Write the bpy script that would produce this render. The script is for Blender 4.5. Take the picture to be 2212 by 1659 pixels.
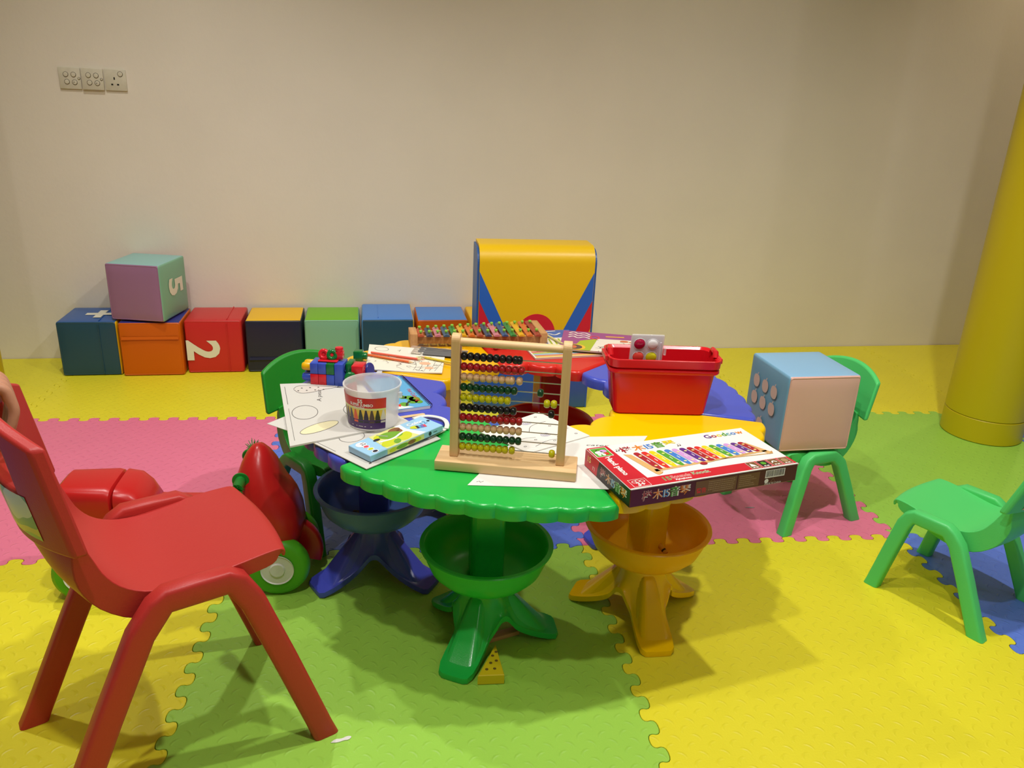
import bpy, bmesh, math, random
from math import sin, cos, pi, radians, hypot, atan2, sqrt
from mathutils import Matrix, Vector

random.seed(7)
for o in list(bpy.data.objects):
    bpy.data.objects.remove(o, do_unlink=True)
SC = bpy.context.scene
COL = SC.collection

# ------------------------------------------------------------------ camera
cd = bpy.data.cameras.new('camera'); cam = bpy.data.objects.new('camera', cd); COL.objects.link(cam)
cd.sensor_width = 36.0; cd.lens = 1710.65 / 2212 * 36.0; cd.clip_start = .02
yaw, pitch, roll = -0.13632179, 0.35277991, 0.04440797
base = Matrix(((1, 0, 0), (0, 0, -1), (0, 1, 0)))
rot = Matrix.Rotation(yaw, 3, 'Z') @ Matrix.Rotation(-pitch, 3, 'X') @ base @ Matrix.Rotation(roll, 3, 'Z')
mw = rot.to_4x4(); mw.translation = Vector((-0.506892, -1.996139, 1.253979))
cam.matrix_world = mw
SC.camera = cam

# ------------------------------------------------------------------ light and exposure
SC.view_settings.view_transform = 'Standard'
SC.view_settings.look = 'None'
SC.view_settings.exposure = 0.0
SC.view_settings.gamma = 1.0
SC.view_settings.use_curve_mapping = False
wd = bpy.data.worlds.new('world'); SC.world = wd; wd.use_nodes = True
wd.node_tree.nodes['Background'].inputs[0].default_value = (.55, .5, .42, 1)
wd.node_tree.nodes['Background'].inputs[1].default_value = .02

def spot(name, x, y, z, power, half=52, blend=1.0, color=(1, .95, .87), size=.035, aim=None):
    l = bpy.data.lights.new(name, 'SPOT'); l.energy = power; l.spot_size = radians(half * 2); l.spot_blend = blend
    l.color = color; l.shadow_soft_size = size
    o = bpy.data.objects.new(name, l); COL.objects.link(o); o.location = (x, y, z)
    if aim:
        o.rotation_euler = (Vector(aim) - Vector((x, y, z))).to_track_quat('-Z', 'Y').to_euler()
    return o
# recessed ceiling downlights, found from the three table shadows on the floor
NEU = (1, .965, .93)
spot('downlight', -.44, -.67, 3.0, 80, half=72, blend=.8, color=NEU)
spot('downlight', .84, -.56, 3.0, 132, half=72, blend=.8, color=NEU)
spot('downlight', -.66, -1.56, 3.0, 92, half=76, blend=.8, color=NEU)
spot('downlight', -1.75, -.75, 3.0, 26, half=72, blend=.8, color=NEU)
spot('downlight', -1.45, .60, 3.0, 96, half=55, color=NEU)
spot('downlight', 2.1, -.5, 3.0, 12, half=80, blend=.75, color=NEU)
spot('downlight', 2.75, 1.5, 2.9, 42, half=50, color=(1, .8, .56))
spot('downlight', .95, 1.15, 3.0, 9, half=66, color=(1, .9, .74))
# soft fill lights added behind the camera to brighten the wall, no fixtures seen
spot('fill_light', .6, -3.2, 2.95, 22, half=86, blend=.3, color=NEU, size=.22)
spot('fill_light', 2.8, -3.2, 2.95, 16, half=86, blend=.3, color=(1, .9, .78), size=.22)

# ------------------------------------------------------------------ helpers
def lin(h):
    h = h.lstrip('#'); r = []
    for i in (0, 2, 4):
        c = int(h[i:i + 2], 16) / 255
        r.append(c / 12.92 if c <= .04045 else ((c + .055) / 1.055) ** 2.4)
    return (r[0], r[1], r[2], 1)

MATS = {}
def mat(name, hexc, rough=.5, spec=.5, noise=0, nscale=60, bump=0, bscale=200, trans=0, alpha=1, metal=0, var=0, sss=0, ior=1.45, coat=0):
    if name in MATS: return MATS[name]
    m = bpy.data.materials.new(name); m.use_nodes = True
    nt = m.node_tree; b = nt.nodes['Principled BSDF']
    c = lin(hexc)
    b.inputs['Base Color'].default_value = c
    b.inputs['Roughness'].default_value = rough
    b.inputs['Specular IOR Level'].default_value = spec
    b.inputs['Metallic'].default_value = metal
    b.inputs['Transmission Weight'].default_value = trans
    b.inputs['IOR'].default_value = ior
    b.inputs['Alpha'].default_value = alpha
    b.inputs['Coat Weight'].default_value = coat
    if sss:
        b.inputs['Subsurface Weight'].default_value = sss
        b.inputs['Subsurface Radius'].default_value = (.02, .015, .01)
        b.inputs['Subsurface Scale'].default_value = .3
    tc = nt.nodes.new('ShaderNodeTexCoord')
    if var:
        n = nt.nodes.new('ShaderNodeTexNoise'); n.inputs['Scale'].default_value = nscale; n.inputs['Detail'].default_value = 4
        nt.links.new(tc.outputs['Object'], n.inputs['Vector'])
        mr = nt.nodes.new('ShaderNodeMapRange'); mr.inputs['From Min'].default_value = .3; mr.inputs['From Max'].default_value = .7
        mr.inputs['To Min'].default_value = 1 - var; mr.inputs['To Max'].default_value = 1 + var
        nt.links.new(n.outputs['Fac'], mr.inputs['Value'])
        mx = nt.nodes.new('ShaderNodeVectorMath'); mx.operation = 'SCALE'
        mx.inputs[0].default_value = c[:3]
        nt.links.new(mr.outputs['Result'], mx.inputs['Scale'])
        nt.links.new(mx.outputs['Vector'], b.inputs['Base Color'])
    if bump:
        n2 = nt.nodes.new('ShaderNodeTexNoise'); n2.inputs['Scale'].default_value = bscale; n2.inputs['Detail'].default_value = 3
        nt.links.new(tc.outputs['Object'], n2.inputs['Vector'])
        bp = nt.nodes.new('ShaderNodeBump'); bp.inputs['Strength'].default_value = bump; bp.inputs['Distance'].default_value = .002
        nt.links.new(n2.outputs['Fac'], bp.inputs['Height']); nt.links.new(bp.outputs['Normal'], b.inputs['Normal'])
    MATS[name] = m
    return m

def translucent(name, hexc, k=.55):
    if name in MATS: return MATS[name]
    m = bpy.data.materials.new(name); m.use_nodes = True; nt = m.node_tree; b = nt.nodes['Principled BSDF']
    b.inputs['Base Color'].default_value = lin(hexc); b.inputs['Roughness'].default_value = .28
    t = nt.nodes.new('ShaderNodeBsdfTranslucent'); t.inputs['Color'].default_value = lin(hexc)
    x = nt.nodes.new('ShaderNodeMixShader'); x.inputs[0].default_value = k
    nt.links.new(b.outputs[0], x.inputs[1]); nt.links.new(t.outputs[0], x.inputs[2])
    nt.links.new(x.outputs[0], nt.nodes['Material Output'].inputs['Surface'])
    MATS[name] = m
    return m

def wood(name, h1, h2, axis=0, rough=.45):
    if name in MATS: return MATS[name]
    m = bpy.data.materials.new(name); m.use_nodes = True; nt = m.node_tree; b = nt.nodes['Principled BSDF']
    tc = nt.nodes.new('ShaderNodeTexCoord'); mp = nt.nodes.new('ShaderNodeMapping')
    s = [90, 90, 90]; s[axis] = 6
    mp.inputs['Scale'].default_value = s
    n = nt.nodes.new('ShaderNodeTexNoise'); n.inputs['Scale'].default_value = 1.0; n.inputs['Detail'].default_value = 5
    cr = nt.nodes.new('ShaderNodeValToRGB'); cr.color_ramp.elements[0].position = .3; cr.color_ramp.elements[1].position = .75
    cr.color_ramp.elements[0].color = lin(h1); cr.color_ramp.elements[1].color = lin(h2)
    nt.links.new(tc.outputs['Object'], mp.inputs['Vector']); nt.links.new(mp.outputs['Vector'], n.inputs['Vector'])
    nt.links.new(n.outputs['Fac'], cr.inputs['Fac']); nt.links.new(cr.outputs['Color'], b.inputs['Base Color'])
    b.inputs['Roughness'].default_value = rough
    MATS[name] = m
    return m

def foam(name, hexc):
    """EVA mat: flat colour, embossed field of little crescents turned every other cell"""
    if name in MATS: return MATS[name]
    m = bpy.data.materials.new(name); m.use_nodes = True; nt = m.node_tree; b = nt.nodes['Principled BSDF']
    c = lin(hexc)
    b.inputs['Roughness'].default_value = .42; b.inputs['Specular IOR Level'].default_value = .4
    L = nt.links.new
    def M(op, a, b_=None, c_=None):
        n = nt.nodes.new('ShaderNodeMath'); n.operation = op
        for i, x in enumerate((a, b_, c_)):
            if x is None: continue
            if isinstance(x, (int, float)): n.inputs[i].default_value = x
            else: L(x, n.inputs[i])
        return n.outputs[0]
    tc = nt.nodes.new('ShaderNodeTexCoord'); sp = nt.nodes.new('ShaderNodeSeparateXYZ'); L(tc.outputs['Object'], sp.inputs[0])
    k = 31.0
    r1 = M('MULTIPLY', M('ADD', sp.outputs[0], sp.outputs[1]), k * .7071)
    r2 = M('MULTIPLY', M('SUBTRACT', sp.outputs[1], sp.outputs[0]), k * .7071)
    fx, fy = M('FLOOR', r1), M('FLOOR', r2)
    u = M('SUBTRACT', M('SUBTRACT', r1, fx), .5); v = M('SUBTRACT', M('SUBTRACT', r2, fy), .5)
    par = M('MODULO', M('ABSOLUTE', M('ADD', fx, fy)), 2.0)
    ip = M('SUBTRACT', 1.0, par)
    a = M('ADD', M('MULTIPLY', u, par), M('MULTIPLY', v, ip))
    e = M('ADD', M('MULTIPLY', v, par), M('MULTIPLY', u, ip))
    d = M('SQRT', M('ADD', M('MULTIPLY', a, a), M('MULTIPLY', M('ADD', e, .55), M('ADD', e, .55))))
    ring = M('SUBTRACT', 1.0, M('DIVIDE', M('ABSOLUTE', M('SUBTRACT', d, .58)), .11))
    fade = M('SUBTRACT', 1.0, M('MULTIPLY', M('MULTIPLY', a, a), 6.0))
    h = M('MULTIPLY', M('MAXIMUM', ring, 0.0), M('MAXIMUM', fade, 0.0))
    no = nt.nodes.new('ShaderNodeTexNoise'); no.inputs['Scale'].default_value = 240; L(tc.outputs['Object'], no.inputs['Vector'])
    hh = M('ADD', h, M('MULTIPLY', no.outputs['Fac'], .18))
    bp = nt.nodes.new('ShaderNodeBump'); bp.inputs['Strength'].default_value = .55; bp.inputs['Distance'].default_value = .0022
    L(hh, bp.inputs['Height']); L(bp.outputs['Normal'], b.inputs['Normal'])
    n2 = nt.nodes.new('ShaderNodeTexNoise'); n2.inputs['Scale'].default_value = 5; n2.inputs['Detail'].default_value = 6
    L(tc.outputs['Object'], n2.inputs['Vector'])
    sc = nt.nodes.new('ShaderNodeVectorMath'); sc.operation = 'SCALE'; sc.inputs[0].default_value = c[:3]
    L(M('ADD', M('MULTIPLY', n2.outputs['Fac'], .12), .94), sc.inputs['Scale']); L(sc.outputs['Vector'], b.inputs['Base Color'])
    MATS[name] = m
    return m

def rr(w, h, r, n=4):
    """rounded rectangle outline, counter-clockwise"""
    pts = []
    for cx, cy, a0 in ((w / 2 - r, h / 2 - r, 0), (-w / 2 + r, h / 2 - r, 90), (-w / 2 + r, -h / 2 + r, 180), (w / 2 - r, -h / 2 + r, 270)):
        for i in range(n + 1):
            a = radians(a0 + 90 * i / n); pts.append((cx + r * cos(a), cy + r * sin(a)))
    return pts

def inset(poly, d):
    n = len(poly); out = []
    for i in range(n):
        p0, p1, p2 = poly[i - 1], poly[i], poly[(i + 1) % n]
        e1 = (p1[0] - p0[0], p1[1] - p0[1]); e2 = (p2[0] - p1[0], p2[1] - p1[1])
        l1 = hypot(*e1) or 1e-9; l2 = hypot(*e2) or 1e-9
        nx, ny = -(e1[1] / l1 + e2[1] / l2), (e1[0] / l1 + e2[0] / l2)
        ln = hypot(nx, ny)
        if ln < 1e-6: out.append(p1); continue
        nx /= ln; ny /= ln
        cs = max(.45, nx * -e1[1] / l1 + ny * e1[0] / l1)
        out.append((p1[0] + nx * d / cs, p1[1] + ny * d / cs))
    return out

def chaikin(pts, it=2):
    for _ in range(it):
        q = [pts[0]]
        for a, b in zip(pts, pts[1:]):
            q.append((a[0] * .75 + b[0] * .25, a[1] * .75 + b[1] * .25)); q.append((a[0] * .25 + b[0] * .75, a[1] * .25 + b[1] * .75))
        q.append(pts[-1]); pts = q
    return pts

I4 = Matrix.Identity(4)
def T(x=0, y=0, z=0, rx=0, ry=0, rz=0):
    return Matrix.Translation((x, y, z)) @ Matrix.Rotation(radians(rz), 4, 'Z') @ Matrix.Rotation(radians(ry), 4, 'Y') @ Matrix.Rotation(radians(rx), 4, 'X')

from mathutils.geometry import delaunay_2d_cdt
def fill(poly):
    vs, es, fs, *_ = delaunay_2d_cdt([Vector(p) for p in poly], [], [list(range(len(poly)))], 1, 1e-6)
    return [tuple(v) for v in vs], [list(f) for f in fs]

class MB:
    def __init__(s): s.v = []; s.f = []; s.m = []; s.s = []
    def add(s, vs, fs, m=0, smooth=True, M=None):
        o = len(s.v)
        for p in vs:
            p = Vector(p)
            if M is not None: p = M @ p
            s.v.append(p[:])
        for f in fs:
            s.f.append([i + o for i in f]); s.m.append(m); s.s.append(smooth)
        return s
    def cap(s, poly, z, m=0, M=None, up=True):
        vs, fs = fill(poly)
        if not up: fs = [list(reversed(f)) for f in fs]
        return s.add([(x, y, z) for x, y in vs], fs, m, False, M)
    def box(s, x0, x1, y0, y1, z0, z1, m=0, M=None):
        vs = [(x, y, z) for z in (z0, z1) for y in (y0, y1) for x in (x0, x1)]
        return s.add(vs, [(0, 2, 3, 1), (4, 5, 7, 6), (0, 1, 5, 4), (2, 6, 7, 3), (0, 4, 6, 2), (1, 3, 7, 5)], m, False, M)
    def rbox(s, w, d, h, r=.004, seg=2, m=0, M=None, facemats=None, puff=0):
        """rounded box centred in x,y, standing on z=0; facemats maps '+x' etc. to material slots"""
        bm = bmesh.new(); bmesh.ops.create_cube(bm, size=1)
        for v in bm.verts: v.co = Vector((v.co.x * w, v.co.y * d, (v.co.z + .5) * h))
        if puff:
            bmesh.ops.subdivide_edges(bm, edges=bm.edges[:], cuts=5, use_grid_fill=True)
            for v in bm.verts:
                x, y, z = v.co.x / (w / 2), v.co.y / (d / 2), (v.co.z - h / 2) / (h / 2)
                b = puff
                if abs(abs(x) - 1) < 1e-3: v.co.x += math.copysign(b * (1 - y * y) * (1 - z * z), x)
                if abs(abs(y) - 1) < 1e-3: v.co.y += math.copysign(b * (1 - x * x) * (1 - z * z), y)
                if abs(z - 1) < 1e-3: v.co.z += b * (1 - y * y) * (1 - x * x)
        if r:
            ed = [e for e in bm.edges if len(e.link_faces) == 2 and e.calc_face_angle() > .8]
            bmesh.ops.bevel(bm, geom=ed, offset=r, segments=seg, profile=.5, affect='EDGES', clamp_overlap=True)
        bm.normal_update(); bm.verts.index_update()
        o = len(s.v)
        for v in bm.verts:
            p = v.co if M is None else M @ v.co
            s.v.append(p[:])
        for f in bm.faces:
            mm = m
            if facemats:
                n = f.normal; ax = max(range(3), key=lambda i: abs(n[i]))
                mm = facemats.get(('+' if n[ax] > 0 else '-') + 'xyz'[ax], m)
            s.f.append([v.index + o for v in f.verts]); s.m.append(mm); s.s.append(True)
        bm.free(); return s
    def lathe(s, prof, n=32, m=0, M=None, smooth=True, a0=0, a1=2 * pi):
        full = abs(a1 - a0 - 2 * pi) < 1e-6
        k = n if full else n + 1
        vs = []; fs = []
        for r, z in prof:
            for i in range(k):
                a = a0 + (a1 - a0) * i / n; vs.append((r * cos(a), r * sin(a), z))
        for j in range(len(prof) - 1):
            for i in range(n):
                i2 = (i + 1) % k
                fs.append((j * k + i, j * k + i2, (j + 1) * k + i2, (j + 1) * k + i))
        if full:
            if prof[0][0] > 1e-6: fs.append(tuple(reversed(range(k))))
            if prof[-1][0] > 1e-6: fs.append(tuple((len(prof) - 1) * k + i for i in range(k)))
        return s.add(vs, fs, m, smooth, M)
    def open_lathe(s, prof, n=32, m=0, M=None):
        vs = []; fs = []
        for r, z in prof:
            for i in range(n):
                a = 2 * pi * i / n; vs.append((r * cos(a), r * sin(a), z))
        for j in range(len(prof) - 1):
            for i in range(n):
                i2 = (i + 1) % n; fs.append((j * n + i, j * n + i2, (j + 1) * n + i2, (j + 1) * n + i))
        return s.add(vs, fs, m, True, M)
    def prism(s, poly, z0, z1, m=0, M=None, bev=0, smooth=False):
        n = len(poly); rings = []
        if bev: rings = [(inset(poly, bev), z0), (poly, z0 + bev), (poly, z1 - bev), (inset(poly, bev), z1)]
        else: rings = [(poly, z0), (poly, z1)]
        return s.rings([[(x, y, z) for x, y in p] for p, z in rings], m, M, True, smooth)
    def rings(s, rings, m=0, M=None, caps=True, smooth=True):
        if caps == 'fill':
            s.rings(rings, m, M, False, smooth)
            s.cap([p[:2] for p in rings[0]], rings[0][0][2], m, M, False); return s.cap([p[:2] for p in rings[-1]], rings[-1][0][2], m, M, True)
        n = len(rings[0]); vs = [p for r in rings for p in r]; fs = []
        for j in range(len(rings) - 1):
            for i in range(n):
                i2 = (i + 1) % n; fs.append((j * n + i, j * n + i2, (j + 1) * n + i2, (j + 1) * n + i))
        s.add(vs, fs, m, smooth, M)
        if caps:
            o = len(s.v) - len(vs)
            s.f.append([o + i for i in reversed(range(n))]); s.m.append(m); s.s.append(False)
            s.f.append([o + (len(rings) - 1) * n + i for i in range(n)]); s.m.append(m); s.s.append(False)
        return s
    def sweep(s, path, sec, m=0, M=None, up=(0, 0, 1), scales=None, caps=True):
        """sweep a closed 2D section along a 3D path; section x goes sideways, y along the up side"""
        P = [Vector(p) for p in path]; rings = []
        for i, p in enumerate(P):
            t = (P[min(i + 1, len(P) - 1)] - P[max(i - 1, 0)]).normalized()
            u = Vector(up); sd = t.cross(u)
            if sd.length < 1e-4: sd = t.cross(Vector((1, 0, 0)))
            sd.normalize(); u2 = sd.cross(t)
            k = scales[i] if scales else 1
            kx, ky = k if isinstance(k, tuple) else (k, k)
            rings.append([tuple(p + sd * (x * kx) + u2 * (y * ky)) for x, y in sec])
        return s.rings(rings, m, M, caps)
    def tube(s, path, r, n=10, m=0, M=None, scales=None, caps=True):
        sec = [(cos(2 * pi * i / n), sin(2 * pi * i / n)) for i in range(n)]
        k = [r] * len(path) if scales is None else [r * q for q in scales]
        return s.sweep(path, sec, m, M, (0.013, .021, 1), k, caps)
    def torus(s, R_, r, n=28, k=10, m=0, M=None):
        vs = []; fs = []
        for i in range(n):
            a = 2 * pi * i / n
            for j in range(k):
                b = 2 * pi * j / k; vs.append(((R_ + r * cos(b)) * cos(a), (R_ + r * cos(b)) * sin(a), r * sin(b)))
        for i in range(n):
            for j in range(k):
                fs.append((i * k + j, ((i + 1) % n) * k + j, ((i + 1) % n) * k + (j + 1) % k, i * k + (j + 1) % k))
        return s.add(vs, fs, m, True, M)
    def ball(s, r, n=16, k=10, m=0, M=None, sq=1.0):
        prof = [(r * sin(pi * j / k), -r * sq * cos(pi * j / k)) for j in range(k + 1)]
        prof[0] = (0, prof[0][1]); prof[-1] = (0, prof[-1][1])
        vs = []; fs = []
        vs.append((0, 0, prof[0][1]))
        for rr_, z in prof[1:-1]:
            for i in range(n): vs.append((rr_ * cos(2 * pi * i / n), rr_ * sin(2 * pi * i / n), z))
        vs.append((0, 0, prof[-1][1])); L = len(vs) - 1
        for i in range(n):
            fs.append((0, 1 + (i + 1) % n, 1 + i)); fs.append((L, L - n + i, L - n + (i + 1) % n))
        for j in range(k - 2):
            for i in range(n):
                a = 1 + j * n; fs.append((a + i, a + (i + 1) % n, a + n + (i + 1) % n, a + n + i))
        return s.add(vs, fs, m, True, M)
    def grid(s, fn, nu, nv, m=0, M=None, smooth=True):
        vs = [fn(i / nu, j / nv) for j in range(nv + 1) for i in range(nu + 1)]; w = nu + 1
        fs = [(j * w + i, j * w + i + 1, (j + 1) * w + i + 1, (j + 1) * w + i) for j in range(nv) for i in range(nu)]
        return s.add(vs, fs, m, smooth, M)
    def slab(s, top, bot, nu, nv, m=0, M=None, hole=None):
        """closed shell between two surfaces sampled on the same grid"""
        w = nu + 1; a = [top(i / nu, j / nv) for j in range(nv + 1) for i in range(nu + 1)]
        b = [bot(i / nu, j / nv) for j in range(nv + 1) for i in range(nu + 1)]; N = len(a); fs = []
        for j in range(nv):
            for i in range(nu):
                q = (j * w + i, j * w + i + 1, (j + 1) * w + i + 1, (j + 1) * w + i)
                if hole and hole(i, j):
                    for e0, e1, di, dj in ((0, 1, 0, -1), (1, 2, 1, 0), (2, 3, 0, 1), (3, 0, -1, 0)):
                        if not hole(i + di, j + dj): fs.append((q[e0], q[e1], N + q[e1], N + q[e0]))
                    continue
                fs.append(q); fs.append(tuple(N + x for x in reversed(q)))
        def side(l):
            for p, q in zip(l, l[1:]): fs.append((q, p, N + p, N + q))
        side(list(range(0, w))); side([nv * w + i for i in range(nu, -1, -1)])
        side([j * w + nu for j in range(nv + 1)]); side([j * w for j in range(nv, -1, -1)])
        return s.add(a + b, fs, m, True, M)
    def flat(s, poly, z=0, m=0, M=None):
        return s.add([(x, y, z) for x, y in poly], [tuple(range(len(poly)))], m, False, M)
    def disc(s, x, y, rx, ry=None, z=0, m=0, M=None, n=20, a=0):
        ry = ry or rx; c, d = cos(radians(a)), sin(radians(a)); pts = []
        for i in range(n):
            t = 2 * pi * i / n; px, py = rx * cos(t), ry * sin(t); pts.append((x + px * c - py * d, y + px * d + py * c))
        return s.flat(pts, z, m, M)
    def line(s, pts, w, z=0, m=0, M=None):
        n = len(pts); vs = []; fs = []
        for i in range(n):
            a, b = pts[max(i - 1, 0)], pts[min(i + 1, n - 1)]
            dx, dy = b[0] - a[0], b[1] - a[1]; l = hypot(dx, dy) or 1e-9
            nx, ny = -dy / l * w / 2, dx / l * w / 2
            vs += [(pts[i][0] + nx, pts[i][1] + ny, z), (pts[i][0] - nx, pts[i][1] - ny, z)]
        for i in range(n - 1): fs.append((2 * i + 1, 2 * i + 3, 2 * i + 2, 2 * i))
        return s.add(vs, fs, m, False, M)
    def ring2(s, x, y, rx, ry, w, z=0, m=0, M=None, a=0, n=28):
        c, d = cos(radians(a)), sin(radians(a))
        pts = [(x + rx * cos(2 * pi * i / n) * c - ry * sin(2 * pi * i / n) * d, y + rx * cos(2 * pi * i / n) * d + ry * sin(2 * pi * i / n) * c) for i in range(n + 1)]
        return s.line(pts, w, z, m, M)
    def text(s, txt, size, m=0, M=None, align='LEFT', shear=0, fat=0, wide=1.0, mats=None):
        """flat lettering; mats gives one slot per character, repeated"""
        def one(t):
            cu = bpy.data.curves.new('txt', 'FONT'); cu.body = t; cu.size = size; cu.shear = shear; cu.offset = fat
            cu.align_x = 'LEFT'; cu.resolution_u = 3
            ob = bpy.data.objects.new('txt', cu); COL.objects.link(ob)
            dg = bpy.context.evaluated_depsgraph_get(); me = bpy.data.meshes.new_from_object(ob.evaluated_get(dg))
            vs = [(v.co.x * wide, v.co.y, 0) for v in me.vertices]; fs = [tuple(p.vertices) for p in me.polygons]
            bpy.data.objects.remove(ob); bpy.data.meshes.remove(me); bpy.data.curves.remove(cu)
            return vs, fs
        if mats is None: parts = [(txt, m)]
        else: parts = [(c, mats[i % len(mats)]) for i, c in enumerate(txt)]
        x = 0; res = []
        for t, mm in parts:
            if t == ' ': x += size * .3 * wide; continue
            vs, fs = one(t)
            if vs:
                if mats is not None:
                    mn = min(v[0] for v in vs); mxx = max(v[0] for v in vs)
                    vs = [(v[0] - mn + x, v[1], 0) for v in vs]; x += mxx - mn + size * .07
                else: x = max(v[0] for v in vs)
                res.append((vs, fs, mm))
        off = -x / 2 if align == 'CENTER' else 0
        for vs, fs, mm in res: s.add([(v[0] + off, v[1], 0) for v in vs], fs, mm, False, M)
        return s
    def build(s, name, mats, parent=None, loc=None, rz=0, bevel=0, sub=0, flatshade=False):
        me = bpy.data.meshes.new(name); me.from_pydata(s.v, [], s.f)
        if not isinstance(mats, (list, tuple)): mats = [mats]
        for m in mats: me.materials.append(m)
        me.polygons.foreach_set('material_index', s.m)
        me.polygons.foreach_set('use_smooth', [False] * len(s.s) if flatshade else s.s)
        me.update()
        if any(s.s) and not flatshade:
            try: me.set_sharp_from_angle(angle=radians(38))
            except Exception: pass
        o = bpy.data.objects.new(name, me); COL.objects.link(o)
        if parent is not None: o.parent = parent
        if loc is not None: o.location = loc
        o.rotation_euler[2] = radians(rz)
        if bevel:
            b = o.modifiers.new('bevel', 'BEVEL'); b.width = bevel; b.segments = 3; b.limit_method = 'ANGLE'; b.angle_limit = radians(35)
            b.harden_normals = False
        if sub:
            q = o.modifiers.new('sub', 'SUBSURF'); q.levels = sub; q.render_levels = sub
        return o

def tag(o, label, cat, group=None):
    o['label'] = label; o['category'] = cat
    if group: o['group'] = group
    return o
def thing(name, label, cat, loc=(0, 0, 0), rz=0, group=None):
    o = bpy.data.objects.new(name, None); COL.objects.link(o); o.empty_display_size = .05
    o.location = loc; o.rotation_euler[2] = radians(rz)
    return tag(o, label, cat, group)
def structure(o, label=None):
    o['kind'] = 'structure'
    if label: o['label'] = label
    return o
def recenter(o):
    """move the mesh origin to the middle of its base"""
    me = o.data; xs = [v.co.x for v in me.vertices]; ys = [v.co.y for v in me.vertices]; zs = [v.co.z for v in me.vertices]
    c = Vector(((min(xs) + max(xs)) / 2, (min(ys) + max(ys)) / 2, min(zs)))
    me.transform(Matrix.Translation(-c)); o.location = Vector(o.location) + c
    return o
def copy_part(src, parent, loc=None):
    o = src.copy(); COL.objects.link(o); o.parent = parent
    if loc is not None: o.location = loc
    return o

# ------------------------------------------------------------------ setting
def wall_y(x): return 1.866 + .0556 * x
WA = math.degrees(math.atan(.0556))
XL, XR, YF, ZC = -4.2, 5.0, -4.6, 3.05
M_wall = mat('cream plaster', 'E6DECE', rough=.75, spec=.2, bump=.35, bscale=45, var=.02, nscale=3)
M_ceil = mat('white ceiling paint', 'E6E0D2', rough=.9)
M_slab = mat('dark subfloor', '3A3A34', rough=.9)

b = MB(); b.prism([(XL - .1, YF - .1), (XR + .1, YF - .1), (XR + .1, wall_y(XR)), (XL - .1, wall_y(XL))], -.12, -.02)
floor = structure(b.build('floor', M_slab))

# interlocking foam mats, one metre square
P_, D_ = .0735, .030
edge = [(0, 0), (.5 - 6.5 * P_ - .001, 0)]
for i in range(13):
    c = .5 + (i - 6) * P_
    edge += [(c - .0155, -D_ / 2), (c - .0225, D_ / 2), (c + .0225, D_ / 2), (c + .0155, -D_ / 2)]
edge += [(.5 + 6.5 * P_ + .001, 0), (1, 0)]
edge = chaikin(edge, 2)
G_ = .0007
def tile_outline(x0, y0, top=None):
    bot = [(x0 + s, y0 + d) for s, d in edge]
    rgt = [(x0 + 1 + d, y0 + s) for s, d in edge]
    lft = [(x0 + d, y0 + s) for s, d in edge]
    if top is None:
        tp = [(x0 + s, y0 + 1 + d) for s, d in edge]
    else:
        rgt = [p for p in rgt if p[1] < top(p[0]) - .05] + [(x0 + 1, top(x0 + 1))]
        lft = [p for p in lft if p[1] < top(p[0]) - .05] + [(x0, top(x0))]
        tp = [lft[-1], rgt[-1]]
    out = bot[:-1] + rgt[:-1] + list(reversed(tp))[:-1] + list(reversed(lft))[:-1]
    return out
FOAM = {'y': ('yellow', foam('yellow foam', 'E6DC2E')), 'g': ('lime green', foam('lime foam', '9DD04E')),
        'p': ('pink', foam('pink foam', 'E87A9A')), 'b': ('blue', foam('blue foam', '5E7EDD'))}
def tile_mesh(poly, ox, oy):
    poly = [(x - ox, y - oy) for x, y in poly]
    b = MB(); b.rings([[(x, y, -.019) for x, y in inset(poly, G_)], [(x, y, -.0008) for x, y in inset(poly, G_)],
                       [(x, y, 0) for x, y in inset(poly, G_ + .0007)]], caps='fill', smooth=False)
    return b
tile_proto = None
layout = {-2: 'pgybgpy', -1: 'bygybgp', 0: 'gpbpgbp'}   # columns x = -3 .. 3
for row in (-3, -2, -1, 0):
    for ci, x0 in enumerate(range(-3, 4)):
        key = layout[row][ci] if row in layout else 'ybgpybg'[ci]
        nm, m = FOAM[key]
        if tile_proto is None:
            tile_proto = tile_mesh(tile_outline(0, 0), .5, .5).build('mat_tile', m); o = tile_proto
        else:
            o = bpy.data.objects.new('mat_tile', tile_proto.data); COL.objects.link(o)
        o.parent = floor; o.location = (x0 + .5, row + .5, 0)
        o.material_slots[0].link = 'OBJECT'; o.material_slots[0].material = m
        o['label'] = nm + ' interlocking foam floor tile'
for x0 in range(-3, 4):
    b = tile_mesh(tile_outline(x0, 1, lambda x: wall_y(x) - .003), x0 + .5, 1.5)
    o = b.build('mat_tile', FOAM['y'][1], floor, (x0 + .5, 1.5, 0)); o['label'] = 'yellow interlocking foam floor tile against the wall'

b = MB(); b.box(-5, 6, 0, .12, -.12, ZC)
structure(b.build('wall_back', M_wall, loc=(0, wall_y(0), 0), rz=WA))
b = MB(); b.box(XL - .12, XL, YF, wall_y(XL), -.12, ZC); structure(b.build('wall_left', M_wall))
b = MB(); b.box(XR, XR + .12, YF, wall_y(XR), -.12, ZC); structure(b.build('wall_right', M_wall))
b = MB(); b.box(XL, XR, YF - .12, YF, -.12, ZC); structure(b.build('wall_front', M_wall))
b = MB(); b.box(XL - .12, XR + .12, YF - .12, wall_y(XR) + .1, ZC, ZC + .1); structure(b.build('ceiling', M_ceil))

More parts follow.
